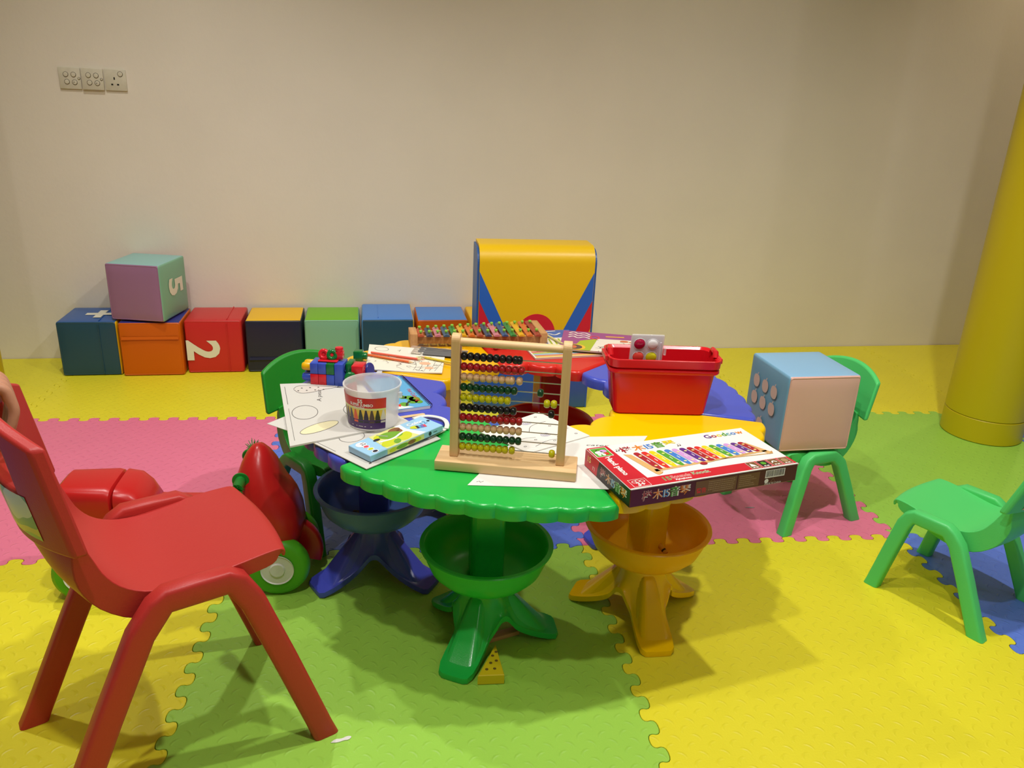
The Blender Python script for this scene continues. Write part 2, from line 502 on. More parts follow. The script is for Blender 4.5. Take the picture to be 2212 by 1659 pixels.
# padded pillars
def pillar(name, x, y, r, hexc, label):
    t = thing(name, label, 'pillar', (x, y, 0))
    m = mat(name + ' vinyl', hexc, rough=.42, bump=.1, bscale=30)
    b = MB(); b.lathe([(r - .004, .0005), (r, .004), (r, .096), (r - .003, .099)], 48); b.build('base_wrap', m, t)
    b = MB(); b.lathe([(r - .003, .1), (r, .103), (r, 3.0)], 48); b.build('padding', m, t)
pillar('padded_pillar', 1.862, .785, .152, 'C6B20C', 'round yellow padded pillar standing on the green mat at the right edge')
pillar('padded_pillar', -2.272, 1.12, .18, '2E4A86', 'round dark blue padded pillar at the left edge behind the red chair')

# ------------------------------------------------------------------ sockets on the wall
M_sock = mat('aged white plastic', 'D3CDB8', rough=.45, var=.05, nscale=40)
M_hole = mat('black hole', '0C0B0A', rough=.8)
M_sockgap = mat('groove brown', '4A4030', rough=.9)  # dark brown for the rings round the buttons
def on_wall(x, z, d=0): return (x, wall_y(x) - d, z)
def socket(x, tilt, label, kind, d):
    t = thing('switch_plate' if kind != 'socket' else 'power_socket', label, 'socket' if kind == 'socket' else 'switch', on_wall(x, 1.232, .0005), WA, None)
    b = MB(); b.rbox(.0855, .0855, d, .003, m=0, M=T(rx=90)); b.build('plate', M_sock, t)
    def bump(u, v, r, slot=False):
        q = MB(); q.lathe([(r, 0), (r, .0015), (r - .0012, .0032), (r * .6, .0036), (0, .0036)], 20, 0, T(u, -d, v, rx=90))
        o = q.build('button' if not slot else 'screw_cap', M_sock, t)
        g = MB(); g.torus(r + .0006, .0009, 24, 6, 0, T(u, -d - .0002, v, rx=90)); g.build('groove', M_sockgap, t)
        return o
    if kind == 'switch':
        for i, (u, v) in enumerate(((-.014, .0145), (.016, .0145), (-.012, -.0145), (.018, -.0155))):
            bump(u, v, .0092)
            if (kind, i) in (('switch', 3),):
                g = MB(); g.disc(u - .002, v, .0025, .0012, 0, 0, T(0, -d - .0039, 0, rx=90), 8); g.build('mark', M_hole, t)
        bump(.036, 0, .004, True)
    else:
        bump(.021, .024, .0095)
        for u, v, w, h in ((-.004, .006, .005, .010), (-.0145, -.018, .008, .006), (.0085, -.018, .008, .006)):
            g = MB(); g.box(u - w / 2, u + w / 2, -d - .0006, -d + .001, v - h / 2, v + h / 2); g.build('pin_hole', M_hole, t)
socket(-1.916, 0, 'white four-button switch plate, leftmost of the three wall plates', 'switch', .008)
socket(-1.827, 0, 'white four-button switch plate between the other plate and the socket', 'switch', .013)
socket(-1.738, 0, 'white three-pin wall socket right of the two switch plates', 'socket', .008)

# ------------------------------------------------------------------ soft cubes along the wall
def vinyl(name, h): return mat('vinyl ' + name, h, rough=.36, spec=.45, bump=.12, bscale=60)
V_blue = vinyl('royal blue', '2E5C9E'); V_teal = vinyl('petrol', '244A5E'); V_or = vinyl('orange', 'CC5F0A'); V_red = vinyl('red', 'C92A2A')
V_navy = vinyl('navy', '22243C'); V_yel = vinyl('yellow', 'F0BE12'); V_lime = vinyl('lime', '76B81E'); V_mint = vinyl('sage', '7FB295')
V_sky = vinyl('sky blue', '4A86D4'); V_pur = vinyl('plum', '9A7093'); V_aqua = vinyl('aqua', '8FC0BC'); V_white = vinyl('cream print', 'E4E2CE')
V_indigo = vinyl('indigo', '3A3C86'); V_lblue = vinyl('pale blue', '8DBBDD'); V_rose = vinyl('rose cloth', 'E2B4A6'); V_slate = vinyl('blue cloth', '77A9C6')
V_apple = vinyl('beige print', 'D8BFB4')

def soft_cube(label, x0, x1, yf, ztop, cols, depth=.25, rz=WA, z0=0, group='soft cubes', seam=None, loc=None):
    """cols: front, top, left, right"""
    w = x1 - x0; h = ztop - z0
    l = loc if loc else ((x0 + x1) / 2, yf + depth / 2, z0 + .0008)
    t = thing('soft_cube', label, 'cube', l, rz, group)
    ms = list(cols)
    b = MB(); b.rbox(w - .006, depth, h - .001, .009, 3, 0, None, {'-y': 0, '+z': 1, '-x': 2, '+x': 3, '+y': 0, '-z': 0}, puff=.004)
    b.build('cover', ms, t)
    # welted edge of the front face
    hw, hh = w / 2 - .009, h / 2 - .006
    b = MB()
    fr = [(x, -depth / 2 + .0015, h / 2 + z) for x, z in rr(2 * hw, 2 * hh, .006, 2)]
    b.tube(fr + [fr[0]], .0022, 6); b.build('welt', cols[0], t)
    if seam:
        kind, pos = seam
        if kind == 'v':
            b = MB(); b.box(pos - .0016, pos + .0016, -depth / 2 - .0062, -depth / 2 + .002, .012, h - .012); b.build('seam', cols[0], t)
            b = MB(); b.box(pos - .0016, pos + .0016, -depth / 2 + .01, depth / 2 - .01, h - .004, h + .0042); b.build('seam', cols[1], t)
        else:
            b = MB(); b.box(-w / 2 + .012, w / 2 - .012, -depth / 2 - .0066, -depth / 2 + .002, pos - .0016, pos + .0016); b.build('seam', cols[0], t)
            b = MB(); b.grid(lambda u, v: (-w / 2 + .014 + (w - .028) * u, -depth / 2 - .0055 - .004 * v, pos + .012 - .012 * v), 8, 3); b.build('flap', cols[0], t)
    return t, w, h, depth
def cube_print(t, txt, face, w, h, d, size, rot, dx=0, dz=0, fat=.006):
    b = MB(); R = T(dx, dz, 0, rz=rot) @ T(-size * .28, -size * .36, 0)
    if face == 'front': F = T(0, -d / 2 - .0052, h / 2, rx=90)
    elif face == 'right': F = T(w / 2 + .0022, 0, h / 2, rz=90) @ T(rx=90)
    else: F = T(0, 0, h + .0042)
    b.text(txt, size, 0, F @ R, fat=fat); b.build('printed_number', V_white, t)
t, w, h, d = soft_cube('blue soft cube with a white plus sign on top, leftmost of the row', -2.03, -1.78, 1.5, .246, (V_teal, V_blue, V_blue, V_yel), seam=('v', .05))
b = MB(); b.prism([(-.06, -.016), (-.016, -.016), (-.016, -.06), (.016, -.06), (.016, -.016), (.06, -.016), (.06, .016), (.016, .016), (.016, .06), (-.016, .06), (-.016, .016), (-.06, .016)], 0, .0006, 0, T(.03, -.01, h + .0038, rz=0))
b.build('printed_sign', V_white, t)
soft_cube('orange soft cube with an indigo top under the purple cube', -1.776, -1.514, 1.498, .245, (V_or, V_indigo, V_or, V_or), seam=('h', .17))
t, w, h, d = soft_cube('red soft cube with a white number 2 on its front', -1.511, -1.261, 1.538, .246, (V_red, V_red, V_red, V_red), depth=.236, seam=('v', .06))
cube_print(t, '2', 'front', w, h, d, .19, -90, -.045, -.02)
soft_cube('navy soft cube with a yellow top, right of the red cube', -1.252, -1.0, 1.55, .244, (V_navy, V_yel, V_navy, V_navy), depth=.238, seam=('h', .06))
soft_cube('pale sage soft cube with a lime green top', -.994, -.742, 1.567, .244, (V_mint, V_lime, V_mint, V_mint), depth=.236)
t, w, h, d = soft_cube('petrol blue soft cube with a bright blue top, tallest in the row', -.735, -.493, 1.53, .258, (V_teal, V_sky, V_sky, V_yel), depth=.29)
b = MB(); b.box(-.045, -.0425, -.12, .1, h - .003, h + .0042); b.build('seam', V_sky, t)
soft_cube('orange soft cube with a blue top beside the yellow playmat block', -.483, -.241, 1.585, .243, (V_or, V_sky, V_or, V_or))
soft_cube('navy soft cube with a yellow top half hidden by the playmat block', -.232, .018, 1.6, .243, (V_navy, V_yel, V_yel, V_yel))
t, w, h, d = soft_cube('purple and aqua soft cube with a white number 5, lying on top of the row', 0, .243, 0, .249, (V_pur, V_aqua, V_pur, V_mint), depth=.243, rz=-10.5, loc=(-1.660, 1.622, .2515))
cube_print(t, '5', 'right', w, h, d, .17, -90, .01, .005)

# big padded play block against the wall
t = thing('play_block', 'tall yellow padded play block with blue and red diagonal stripes behind the table', 'block', (-.0015, 1.08, 0), 1.2)
W_, D2, H_ = .478, .17, .686
def blk(hw, y0, y1, h, r, z0=.001):
    prof = [(y0, z0)] + [(y0 + r - r * cos(a), h - r + r * sin(a)) for a in [radians(x) for x in range(0, 91, 10)]] + [(y1, h), (y1, z0)]
    return [[(sx, y, z) for y, z in prof] for sx in (-hw, hw)]
b = MB(); b.rings(blk(W_ / 2 - .006, 0, D2, H_, .065, .262), 0, None, True, True); b.build('front_cover', vinyl('gold yellow', 'E9BE14'), t)
b = MB(); b.rbox(W_ - .008, D2, .26, .008, 2, 0, T(0, D2 / 2, .0008)); b.build('lower_cover', V_blue, t)
for sx in (-1, 1):
    b = MB(); rg = [[(sx * (W_ / 2 - .0055 + q), y, z) for _, y, z in blk(1, .004, D2 - .002, H_ - .012, .06)[0]] for q in (0, .008)]
    b.rings(rg if sx > 0 else [list(reversed(r)) for r in rg], 0, None, True, False); b.build('side_panel', V_blue, t)
V_b2 = vinyl('stripe blue', '2E66BC'); V_r2 = vinyl('stripe red', 'D22434')
x = W_ / 2 - .007
for sx in (-1, 1):
    def poly(p): return [(sx * a, c) for a, c in (p if sx > 0 else list(reversed(p)))]
    b = MB(); b.prism(poly([(x, .585), (x - .152, .264), (x - .098, .264), (x, .47)]), 0, .0015, 0, T(0, -.0002, 0, rx=90)); b.build('stripe', V_b2, t)
    b = MB(); b.prism(poly([(x, .468), (x - .097, .264), (x - .042, .264), (x, .352)]), 0, .0014, 0, T(0, -.0002, 0, rx=90)); b.build('stripe', V_r2, t)
b = MB(); b.prism([(.078 * cos(radians(a)), .332 + .082 * sin(radians(a))) for a in range(0, 360, 8)], 0, .0017, 0, T(.006, -.0002, 0, rx=90)); b.build('round_patch', V_r2, t)

# ------------------------------------------------------------------ plastic chairs
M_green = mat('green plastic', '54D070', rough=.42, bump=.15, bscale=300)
M_greenShade = mat('shaded green plastic', '1F8A28', rough=.42, bump=.15, bscale=300)  # same chair green, darkened to put the left chair's shade into its colour
M_redc = mat('red chair plastic', 'B22E2A', rough=.42, bump=.12, bscale=300)
def decal_mat():
    m = bpy.data.materials.new('printed sticker'); m.use_nodes = True; nt = m.node_tree; b = nt.nodes['Principled BSDF']
    tc = nt.nodes.new('ShaderNodeTexCoord'); n = nt.nodes.new('ShaderNodeTexNoise'); n.inputs['Scale'].default_value = 9; n.inputs['Detail'].default_value = 1
    cr = nt.nodes.new('ShaderNodeValToRGB'); cr.color_ramp.interpolation = 'CONSTANT'
    els = cr.color_ramp.elements
    els[0].position = 0; els[0].color = lin('7A66B8'); els[1].position = .42; els[1].color = lin('9CB860')
    for p, c in ((.5, 'D8C24A'), (.56, '79A35A'), (.63, 'D7D9C8')):
        e = els.new(p); e.color = lin(c)
    nt.links.new(tc.outputs['Object'], n.inputs['Vector']); nt.links.new(n.outputs['Fac'], cr.inputs['Fac']); nt.links.new(cr.outputs['Color'], b.inputs['Base Color'])
    b.inputs['Roughness'].default_value = .3
    return m
M_decal = decal_mat()
def make_chair(name, label, P, m, loc, rz, group=None):
    t = thing(name, label, 'chair', loc, rz, group)
    h, W, D, sf, hw = P['h'], P['W'], P['D'], P['sf'], P['hw']
    ap_f, ap_r, sb, zb, zt, bt = P['apf'], P['apr'], P['sb'], P['zb'], P['zt'], P['bt']
    # seat profile, front to neck: (x, z, half width, thickness)
    q = P['q']
    Ls = sf - sb
    prof = [(sf + .002, h - .020, hw * .97, .004), (sf + .003, h - .008, hw * .985, .012), (sf - .006, h + .001, hw, .020), (sf - .03, h + .002, hw * 1.01, .032), (sb + Ls * .74, h - .002, hw * 1.03, .034),
            (sb + Ls * .55, h - .009, hw * 1.02, .042), (sb + Ls * .38, h - .013, hw * 1.0, .05), (sb + Ls * .24, h - .007, hw * .97, .054), (sb + Ls * .13, h + .012, hw * .94, .05),
            (sb + Ls * .06, h + .04, hw * .92, .044), (sb + Ls * .02, (h + .04 + zb) / 2, hw * .9, .034), (sb - .002, zb - .008, hw * .9, .022), (sb - .006, zb + .012, hw * .88, .012)]
    n = len(prof) - 1
    def S(v):
        k = min(int(v * n), n - 1); f = v * n - k
        p0, p1, p2, p3 = prof[max(k - 1, 0)], prof[k], prof[k + 1], prof[min(k + 2, n)]
        return [.5 * (2 * b_ + (c - a) * f + (2 * a - 5 * b_ + 4 * c - d) * f * f + (3 * b_ - a - 3 * c + d) * f ** 3) for a, b_, c, d in zip(p0, p1, p2, p3)]
    def top(u, v):
        x, z, w, th = S(v); s = 2 * u - 1
        bow = (1 - s * s) * (.018 * max(0, 1 - v * 2.2) - P['curve'] * max(0, v - .55) / .45)
        return (x + bow, -s * w, z - .006 * (1 - s * s) * sin(pi * min(1, v * 1.2)))
    def bot(u, v):
        x, z, w, th = S(v); s = 2 * u - 1
        a, c = S(max(0, v - .01)), S(min(1, v + .01)); tx, tz = c[0] - a[0], c[1] - a[1]; l = hypot(tx, tz) or 1
        X, Y, Z = top(u, v)
        return (X + tz / l * th * -1, Y * .985, Z + tx / l * th)
    b = MB(); b.slab(top, bot, 12, 34); b.build('seat', m, t, bevel=.0035)
    # backrest panel
    bh = P['bh']
    def bk(u, v, off):
        s = 2 * u - 1; zc = zb + (zt - zb) * v
        zz = zc + (P['arch'] * (1 - s * s) if v > .5 else 0) * (v - .5) * 2
        wv = bh * (1 - .07 * v)
        return (sb - bt * v - P['curve'] * (1 - s * s) - off, -s * wv, zz)
    hole = (lambda i, j: P['slot'] and 4 <= i < 16 and 7 <= j < 11)
    b = MB(); b.slab(lambda u, v: bk(u, v, 0), lambda u, v: bk(u, v, P['bth']), 20, 13, hole=hole)
    bk_o = b.build('backrest', m, t, bevel=.006)
    b = MB(); b.grid(lambda u, v: bk(.14 + .72 * (1 - u), .10 + (.42 if P['slot'] else .7) * v, P['bth'] + .0009), 14, 8); b.build('sticker', M_decal, t)
    # legs: each half of an inverted V on either side
    lw, lt = P['lw'], P['lt']
    for sy in (1, -1):
        yt = hw + lt * .52
        for fx, ax, other in ((D / 2 + P['fo'], ap_f, ap_r), (-D / 2 + P['fo'] * .5, ap_r, ap_f)):
            zt_ = h + P['aph']
            mid = (ax + other) / 2; sg = 1 if fx > 0 else -1
            yb = W / 2
            dx, dz = ax - fx, zt_
            L = hypot(dx, dz)
            pts = [(fx, sy * yb, 0), (fx + dx * .06, sy * (yb + (yt - yb) * .06), zt_ * .06), (fx + dx * .5, sy * (yb + (yt - yb) * .5), zt_ * .5), (fx + dx * .84, sy * (yb + (yt - yb) * .84), zt_ * .84 - lw * .15),
                   (ax - sg * lw * .05, sy * yt, zt_ - lw * .72), (ax - sg * lw * .38, sy * yt, zt_ - lw * .5), (mid, sy * yt, zt_ - lw * .5)]
            # section: x = across (fore-aft), y = sideways
            ang = []
            rings = []
            for i, p in enumerate(pts):
                a = Vector(pts[max(i - 1, 0)]); c = Vector(pts[min(i + 1, len(pts) - 1)])
                tt = (c - a); tt.y = 0; tt.normalize()
                if i == 0: nx, nz = sg * -1.0, 0
                else: nx, nz = -tt.z * 1.0, tt.x
                if i == 0: nx, nz = -1.0, 0.0
                w_ = lw * (1.06 if i == 0 else 1)
                if i == 0: w_ = lw * L / zt_ * 1.05
                rings.append([(p[0] + nx * k * w_, p[1] + j * lt, max(p[2] + nz * k * w_, 0.0006) if i == 0 else p[2] + nz * k * w_) for k, j in rr(1, 1, .2, 3)])
            b = MB(); b.rings(rings if True else None); o = b.build('leg', m, t)
    return t
SMALL = dict(h=.258, W=.290, D=.284, sf=.147, hw=.117, apf=.088, apr=-.022, sb=-.108, zb=.345, zt=.462, bt=.036, bh=.142, arch=.034, curve=.03, bth=.018, lw=.037, lt=.033, aph=.004, q=.26, fo=0, slot=0)
TALL = dict(h=.438, W=.352, D=.468, sf=.212, hw=.146, apf=.116, apr=-.02, sb=-.104, zb=.542, zt=.732, bt=.034, bh=.172, arch=.042, curve=.06, bth=.024, lw=.046, lt=.036, aph=.006, q=.3, fo=.026, slot=1)
make_chair('plastic_chair', 'green plastic child chair pulled up to the blue side of the table at left', SMALL, M_greenShade, (-.7365, .193, 0), -52.6, 'green child chairs')
make_chair('plastic_chair', 'green plastic child chair holding the pale blue cube on its seat', SMALL, M_green, (.7385, .212, 0), 197.2, 'green child chairs')
make_chair('plastic_chair', 'empty green plastic child chair at the right edge on yellow and blue mats', SMALL, M_green, (.978, -.293, 0), 119.5, 'green child chairs')
make_chair('plastic_chair', 'tall red plastic chair in the left foreground', TALL, M_redc, (-.9975, -.6515, 0), 29.0)

# cube lying on the chair seat
t, w, h, d = soft_cube('pale blue soft cube with a pink side and beige apple prints, on the green chair', 0, .240, 0, .243, (V_rose, V_lblue, V_slate, V_slate), depth=.236, rz=3.5, loc=(.702, .184, .2665))
b = MB()
for u, v in ((.055, .05), (0, .05), (-.055, .05), (.055, -.005), (0, -.005), (-.055, -.005), (0, -.075)):
    pts = []
    for i in range(24):
        a = 2 * pi * i / 24; r = .0225 * (1 - .16 * max(0, sin(a)) ** 8) * (1 - .08 * max(0, -sin(a)) ** 10)
        pts.append((u + r * .84 * cos(a), v + r * sin(a)))
    b.flat(pts, 0, 0, T(-w / 2 - .0047, 0, h / 2, rz=-90) @ T(rx=90))
    b.flat([(u - .001, v + .018), (u + .003, v + .018), (u + .008, v + .028), (u + .003, v + .027)], 0, 0, T(-w / 2 - .0047, 0, h / 2, rz=-90) @ T(rx=90))
b.build('printed_apple', V_apple, t)

# ------------------------------------------------------------------ petal table: six separate wedge tables pushed together
TC = (-.19, -.035); TZ = .5
def plastic(name, h, r=.22): return mat('glossy ' + name, h, rough=r, spec=.5, bump=.08, bscale=500)
segs = [('green', '22B347', -138.3, -81.4, .632, (-.330, -.392), 2, 'front green wedge table with the abacus on it'),
        ('yellow', 'F5C600', -81.1, -20.2, .612, (.080, -.322), 30, 'front right yellow wedge table with the xylophone box on it'),
        ('blue', '4A58C6', -19.9, 43.3, .592, (.19, .05), -45, 'right blue wedge table behind the red bin'),
        ('red', 'D02A22', 43.6, 102.2, .592, (-.072, .335), 15, 'back red wedge table with the colouring books on it'),
        ('yellow', 'E9B200', 102.5, 156.3, .587, (-.43, .262), 70, 'back left yellow wedge table with the wooden xylophone'),
        ('blue', '4550BE', 156.6, 221.4, .615, (-.602, -.100), 90, 'left blue wedge table under the crayon bucket')]
def wedge(a0, a1, R_, ri):
    out = []; n = 10; k = 12
    for i in range(n * k + 1):
        t = i / (n * k); a = radians(a0 + (a1 - a0) * t)
        lob = abs(sin(pi * n * t)) ** .8
        out.append(((R_ - .008 + .008 * lob) * cos(a), (R_ - .008 + .008 * lob) * sin(a)))
    n2 = 3
    inn = []
    for i in range(n2 * 14 + 1):
        t = i / (n2 * 14); a = radians(a1 + (a0 - a1) * t); lob = abs(sin(pi * n2 * t)) ** .6
        inn.append(((ri + .012 - .020 * lob) * cos(a), (ri + .012 - .020 * lob) * sin(a)))
    return out + inn
for nm, hx, a0, a1, R_, pc, fa, lab in segs:
    t = thing('wedge_table', lab, 'table', (pc[0], pc[1], 0), 0, 'petal table wedges')
    m = plastic('table ' + nm + hx, hx)
    poly = [(x + TC[0] - pc[0], y + TC[1] - pc[1]) for x, y in wedge(a0 + .12, a1 - .12, R_, .235)]
    b = MB()
    lay = [(.004, TZ - .031), (0, TZ - .031), (0, TZ - .010), (.0012, TZ - .0055), (.0035, TZ - .0023), (.007, TZ - .0005), (.010, TZ)]
    b.rings([[(x, y, z) for x, y in (inset(poly, q) if q else poly)] for q, z in lay], caps='fill')
    b.build('tabletop', m, t)
    b = MB(); b.prism(rr(.078, .078, .016, 4), .186, TZ - .031, 0, T(rz=fa)); b.build('post', m, t)
    mb = translucent('bowl ' + nm, {'green': '3ED452', 'yellow': 'FFC81E', 'blue': '5F80CC', 'red': 'D8302A'}[nm], .3)
    outp = [(.052, .166), (.085, .170), (.112, .184), (.132, .205), (.143, .232), (.147, .256), (.1555, .258), (.157, .262), (.155, .2645), (.146, .2645), (.142, .260)]
    innp = [(.1385, .236), (.128, .209), (.108, .190), (.082, .177), (0.0001, .175)]
    b = MB(); b.lathe(outp + innp, 56); b.build('bowl', mb, t)
    # three-footed pedestal
    NA, NV = 108, 18
    foot_r, foot_w = .180, .043
    lim = math.degrees(math.atan(foot_w / foot_r))
    pts = []
    for i in range(NA):
        dg = 360 * i / NA; s = min(abs((dg - (fa + 120 * k) + 180) % 360 - 180) for k in range(3))
        if s <= lim: r = foot_r / cos(radians(s)); zb_ = .0008
        else:
            f = (s - lim) / (60 - lim)
            r = max(foot_w / sin(radians(s)), .088 - .012 * f) if s < 89 else .088
            zb_ = .0008 + .085 * min(1, f * 1.15) ** .85 * (1 - .12 * max(0, f - .8))
        pts.append((r, zb_, s))
    def blur(arr, sg):
        if sg < .3: return arr
        k = int(sg * 3) + 1; ws = [math.exp(-.5 * (q / sg) ** 2) for q in range(-k, k + 1)]; sw = sum(ws)
        return [sum(arr[(i + q) % NA] * ws[q + k] for q in range(-k, k + 1)) / sw for i in range(NA)]
    R0, Z0 = [q[0] for q in pts], [q[1] for q in pts]
    R0 = blur(R0, .8); Z0 = blur(Z0, .9); pts = [(R0[i], max(.0008, Z0[i]), pts[i][2]) for i in range(NA)]
    rings = []
    for j in range(NV + 1):
        v = j / NV; ring = []; sg = 5.5 * (1 - v) ** .8
        Rv, Zv = blur(R0, sg), blur(Z0, sg)
        for i in range(NA):
            a = 2 * pi * i / NA; r0, z0 = .050, .168
            g = max(0, 1 - pts[i][2] / 60.0)
            zz = z0 + (max(.0008, Zv[i]) + .015 - z0) * (1 - (1 - v) ** 1.35)
            rr_ = r0 + (Rv[i] - r0) * v ** (1.45 + .55 * g)
            ring.append((rr_ * cos(a), rr_ * sin(a), zz))
        rings.append(ring)
    rings.append([(pts[i][0] * 1.01 * cos(2 * pi * i / NA), pts[i][0] * 1.01 * sin(2 * pi * i / NA), pts[i][1] + .008) for i in range(NA)])
    rings.append([(pts[i][0] * 1.0 * cos(2 * pi * i / NA), pts[i][0] * 1.0 * sin(2 * pi * i / NA), pts[i][1]) for i in range(NA)])
    inner = [(pts[i][0] * .93 * cos(2 * pi * i / NA), pts[i][0] * .93 * sin(2 * pi * i / NA), pts[i][1] + .004) for i in range(NA)]
    rings.append(inner)
    rings.append([(.04 * cos(2 * pi * i / NA), .04 * sin(2 * pi * i / NA), .155) for i in range(NA)])
    b = MB(); b.rings([list(reversed(r)) for r in rings], caps=True)
    b.build('pedestal', m, t)

# ------------------------------------------------------------------ abacus
W_ab = wood('beech', 'D9B27C', 'E8C896', 0); W_abz = wood('beech upright', 'D2AA74', 'E2C08C', 2)
M_wire = mat('steel wire', 'B9B4A4', rough=.3, metal=.9)
BC = {'k': mat('bead black', '1B1A1C', rough=.25), 'r': mat('bead red', 'A81E22', rough=.25), 'n': mat('bead natural', 'D3AC7E', rough=.35, var=.06),
      'g': mat('bead green', '0F4224', rough=.25), 'y': mat('bead yellow', 'C4BE12', rough=.25)}
ab = thing('abacus', 'wooden abacus with ten rows of coloured beads on the table', 'abacus', (-.303, -.484, TZ + .0022), -13.6)
b = MB(); b.rbox(.298, .082, .021, .002, 2); b.build('base', W_ab, ab)
PX0, PX1 = -.113, .113
for x in (PX0, PX1):
    b = MB()
    prof = [(-.0145, .0215), (.0145, .0215), (.0145, .276)] + [(.0145 * cos(radians(a)), .276 + .0145 * sin(radians(a))) for a in range(15, 180, 15)] + [(-.0145, .276)]
    b.prism([(y, z) for y, z in prof], -.009, .009, 0, T(x, 0, 0) @ Matrix(((0, 0, 1, 0), (1, 0, 0, 0), (0, 1, 0, 0), (0, 0, 0, 1)))); b.build('post', W_abz, ab, bevel=.0015)
b = MB(); b.tube([(PX0 + .0085, 0, .273), (PX1 - .0085, 0, .273)], .0085, 20); b.build('top_rail', W_ab, ab)
rows = [('k', 9, [.582]), ('r', 10, []), ('n', 8, [.513, .59]), ('g', 9, [.805]), ('y', 8, [.875, .945]), ('k', 9, [.925]), ('r', 10, []), ('n', 10, []), ('g', 10, []), ('y', 7, [.475, .545, .955])]
bead = None; bx0, bx1 = PX0 + .0095, PX1 - .0095; BP = .0132
for i, (c, n, extra) in enumerate(rows):
    z = .2425 - i * .0224
    q = MB(); q.tube([(bx0 - .0003, 0, z), (bx1 + .0003, 0, z)], .0012, 8); q.build('wire', M_wire, ab)
    xs = [bx0 + .0068 + BP * k for k in range(n)] + [bx0 + (bx1 - bx0) * e for e in extra]
    for x in xs:
        if bead is None:
            q = MB(); q.lathe([(.0028, -.0065), (.0055, -.0062), (.0078, -.0042), (.0088, -.0012), (.0088, .0012), (.0078, .0042), (.0055, .0062), (.0028, .0065)], 18, 0, T(ry=90))
            bead = q.build('bead', BC[c], ab); o = bead
        else:
            o = bpy.data.objects.new('bead', bead.data); COL.objects.link(o); o.parent = ab
        o.location = (x, 0, z); o.material_slots[0].link = 'OBJECT'; o.material_slots[0].material = BC[c]

# ------------------------------------------------------------------ printed papers
M_paper = mat('white paper', 'E4E2DB', rough=.6, spec=.2)
M_paperL = mat('greyish paper', 'CDCBC4', rough=.6, spec=.2)
M_paper2 = mat('cream paper', 'E4DFCF', rough=.65, spec=.2)
M_ink = mat('grey ink', '57534F', rough=.7); M_ink2 = mat('violet ink', '6C66A8', rough=.7); M_pale = mat('pale yellow ink', 'E2DBB2', rough=.7); M_peach = mat('peach crayon', 'E3B190', rough=.7); M_olive = mat('yellow green crayon', 'D8D8A0', rough=.7)
class Quad:
    """a sheet with four table-plane corners (front left, front right, back right, back left)"""
    def __init__(s, c, z, th, curl=None):
        s.c = c; s.z = z; s.th = th; s.curl = curl
        s.o = (sum(p[0] for p in c) / 4, sum(p[1] for p in c) / 4)
    def at(s, u, v, d=0):
        a, b, c, e = s.c
        x = (a[0] * (1 - u) + b[0] * u) * (1 - v) + (e[0] * (1 - u) + c[0] * u) * v
        y = (a[1] * (1 - u) + b[1] * u) * (1 - v) + (e[1] * (1 - u) + c[1] * u) * v
        return (x - s.o[0], y - s.o[1], s.th + d + (s.curl(u, v) if s.curl else 0))
    def sheet(s, name, label, cat, m, group=None):
        t = thing(name, label, cat, (s.o[0], s.o[1], s.z), 0, group)
        b = MB(); b.slab(lambda u, v: s.at(u, v), lambda u, v: (lambda p: (p[0], p[1], p[2] - s.th))(s.at(u, v)), 10, 10); b.build('page', m, t)
        s.t = t; return t
    def put(s, b, v0, d=.00025):
        """map a flat mesh drawn in u,v onto the sheet"""
        for i in range(v0, len(b.v)):
            u, v, w = b.v[i]; b.v[i] = s.at(u, v, d + w)
def draw(quad, mats, fn, name='drawing'):
    b = MB(); fn(b); quad.put(b, 0); return b.build(name, mats, quad.t)

q1 = Quad([(-.768, -.376), (-.545, -.268), (-.640, .035), (-.847, .016)], TZ + .0044, .004)
q1.sheet('worksheet_booklet', 'white worksheet booklet with circles overhanging the left blue table edge', 'booklet', M_paperL)
def d1(b):
    b.ring2(.21, .46, .135, .115, .006, 0, 0); b.ring2(.74, .40, .13, .115, .006, 0, 0)
    b.disc(.31, .19, .20, .062, 0, 1, n=30, a=12); b.ring2(.31, .19, .20, .062, .005, 0.0001, 0, a=12)
    b.line([(.05, .94), (.05, .62)], .006); b.line([(.05, .55), (.05, .06)], .004)
    pear = [(.14 + .01, .88), (.2, .80), (.34, .80), (.52, .855), (.66, .875), (.66, .90), (.52, .915), (.34, .945), (.2, .95), (.15, .89)]
    b.flat(list(reversed(chaikin(pear, 2)[:-1])), -.0001, 2); b.line(chaikin(pear, 2), .006)
    for k in range(7): b.disc(.2 + .05 * k, .85 + .05 * (k % 2), .012, .009, 0, 0, n=8)
    for k in range(4): b.line([(.66, .88), (.72, .86 + .018 * k)], .005)
    b.text('A pear', .085, 0, T(.42, .62, 0, rz=78) @ Matrix.Diagonal((1, .85, 1, 1)))
draw(q1, [M_ink, M_pale, mat('pale grey ink', 'CFC8BF', rough=.7)], d1)
q2 = Quad([(-.700, -.345), (-.600, -.20), (-.700, -.06), (-.84, -.234)], TZ + .0012, .0008)
q2.sheet('loose_sheet', 'white loose sheet whose corner sticks out under the worksheet booklet', 'paper', M_paperL)
q3 = Quad([(-.598, -.484), (-.438, -.335), (-.56, -.16), (-.735, -.335)], TZ + .0022, .0018)
q3.sheet('sketch_pad', 'white sketch pad under the marker box, overhanging green and blue tables', 'pad', M_paperL)
def d3(b):
    b.ring2(.34, .72, .13, .13, .006); b.line([(.03, .95), (.03, .55)], .005); b.disc(.1, .07, .016, .012, 0, 0)
draw(q3, [M_ink], d3)
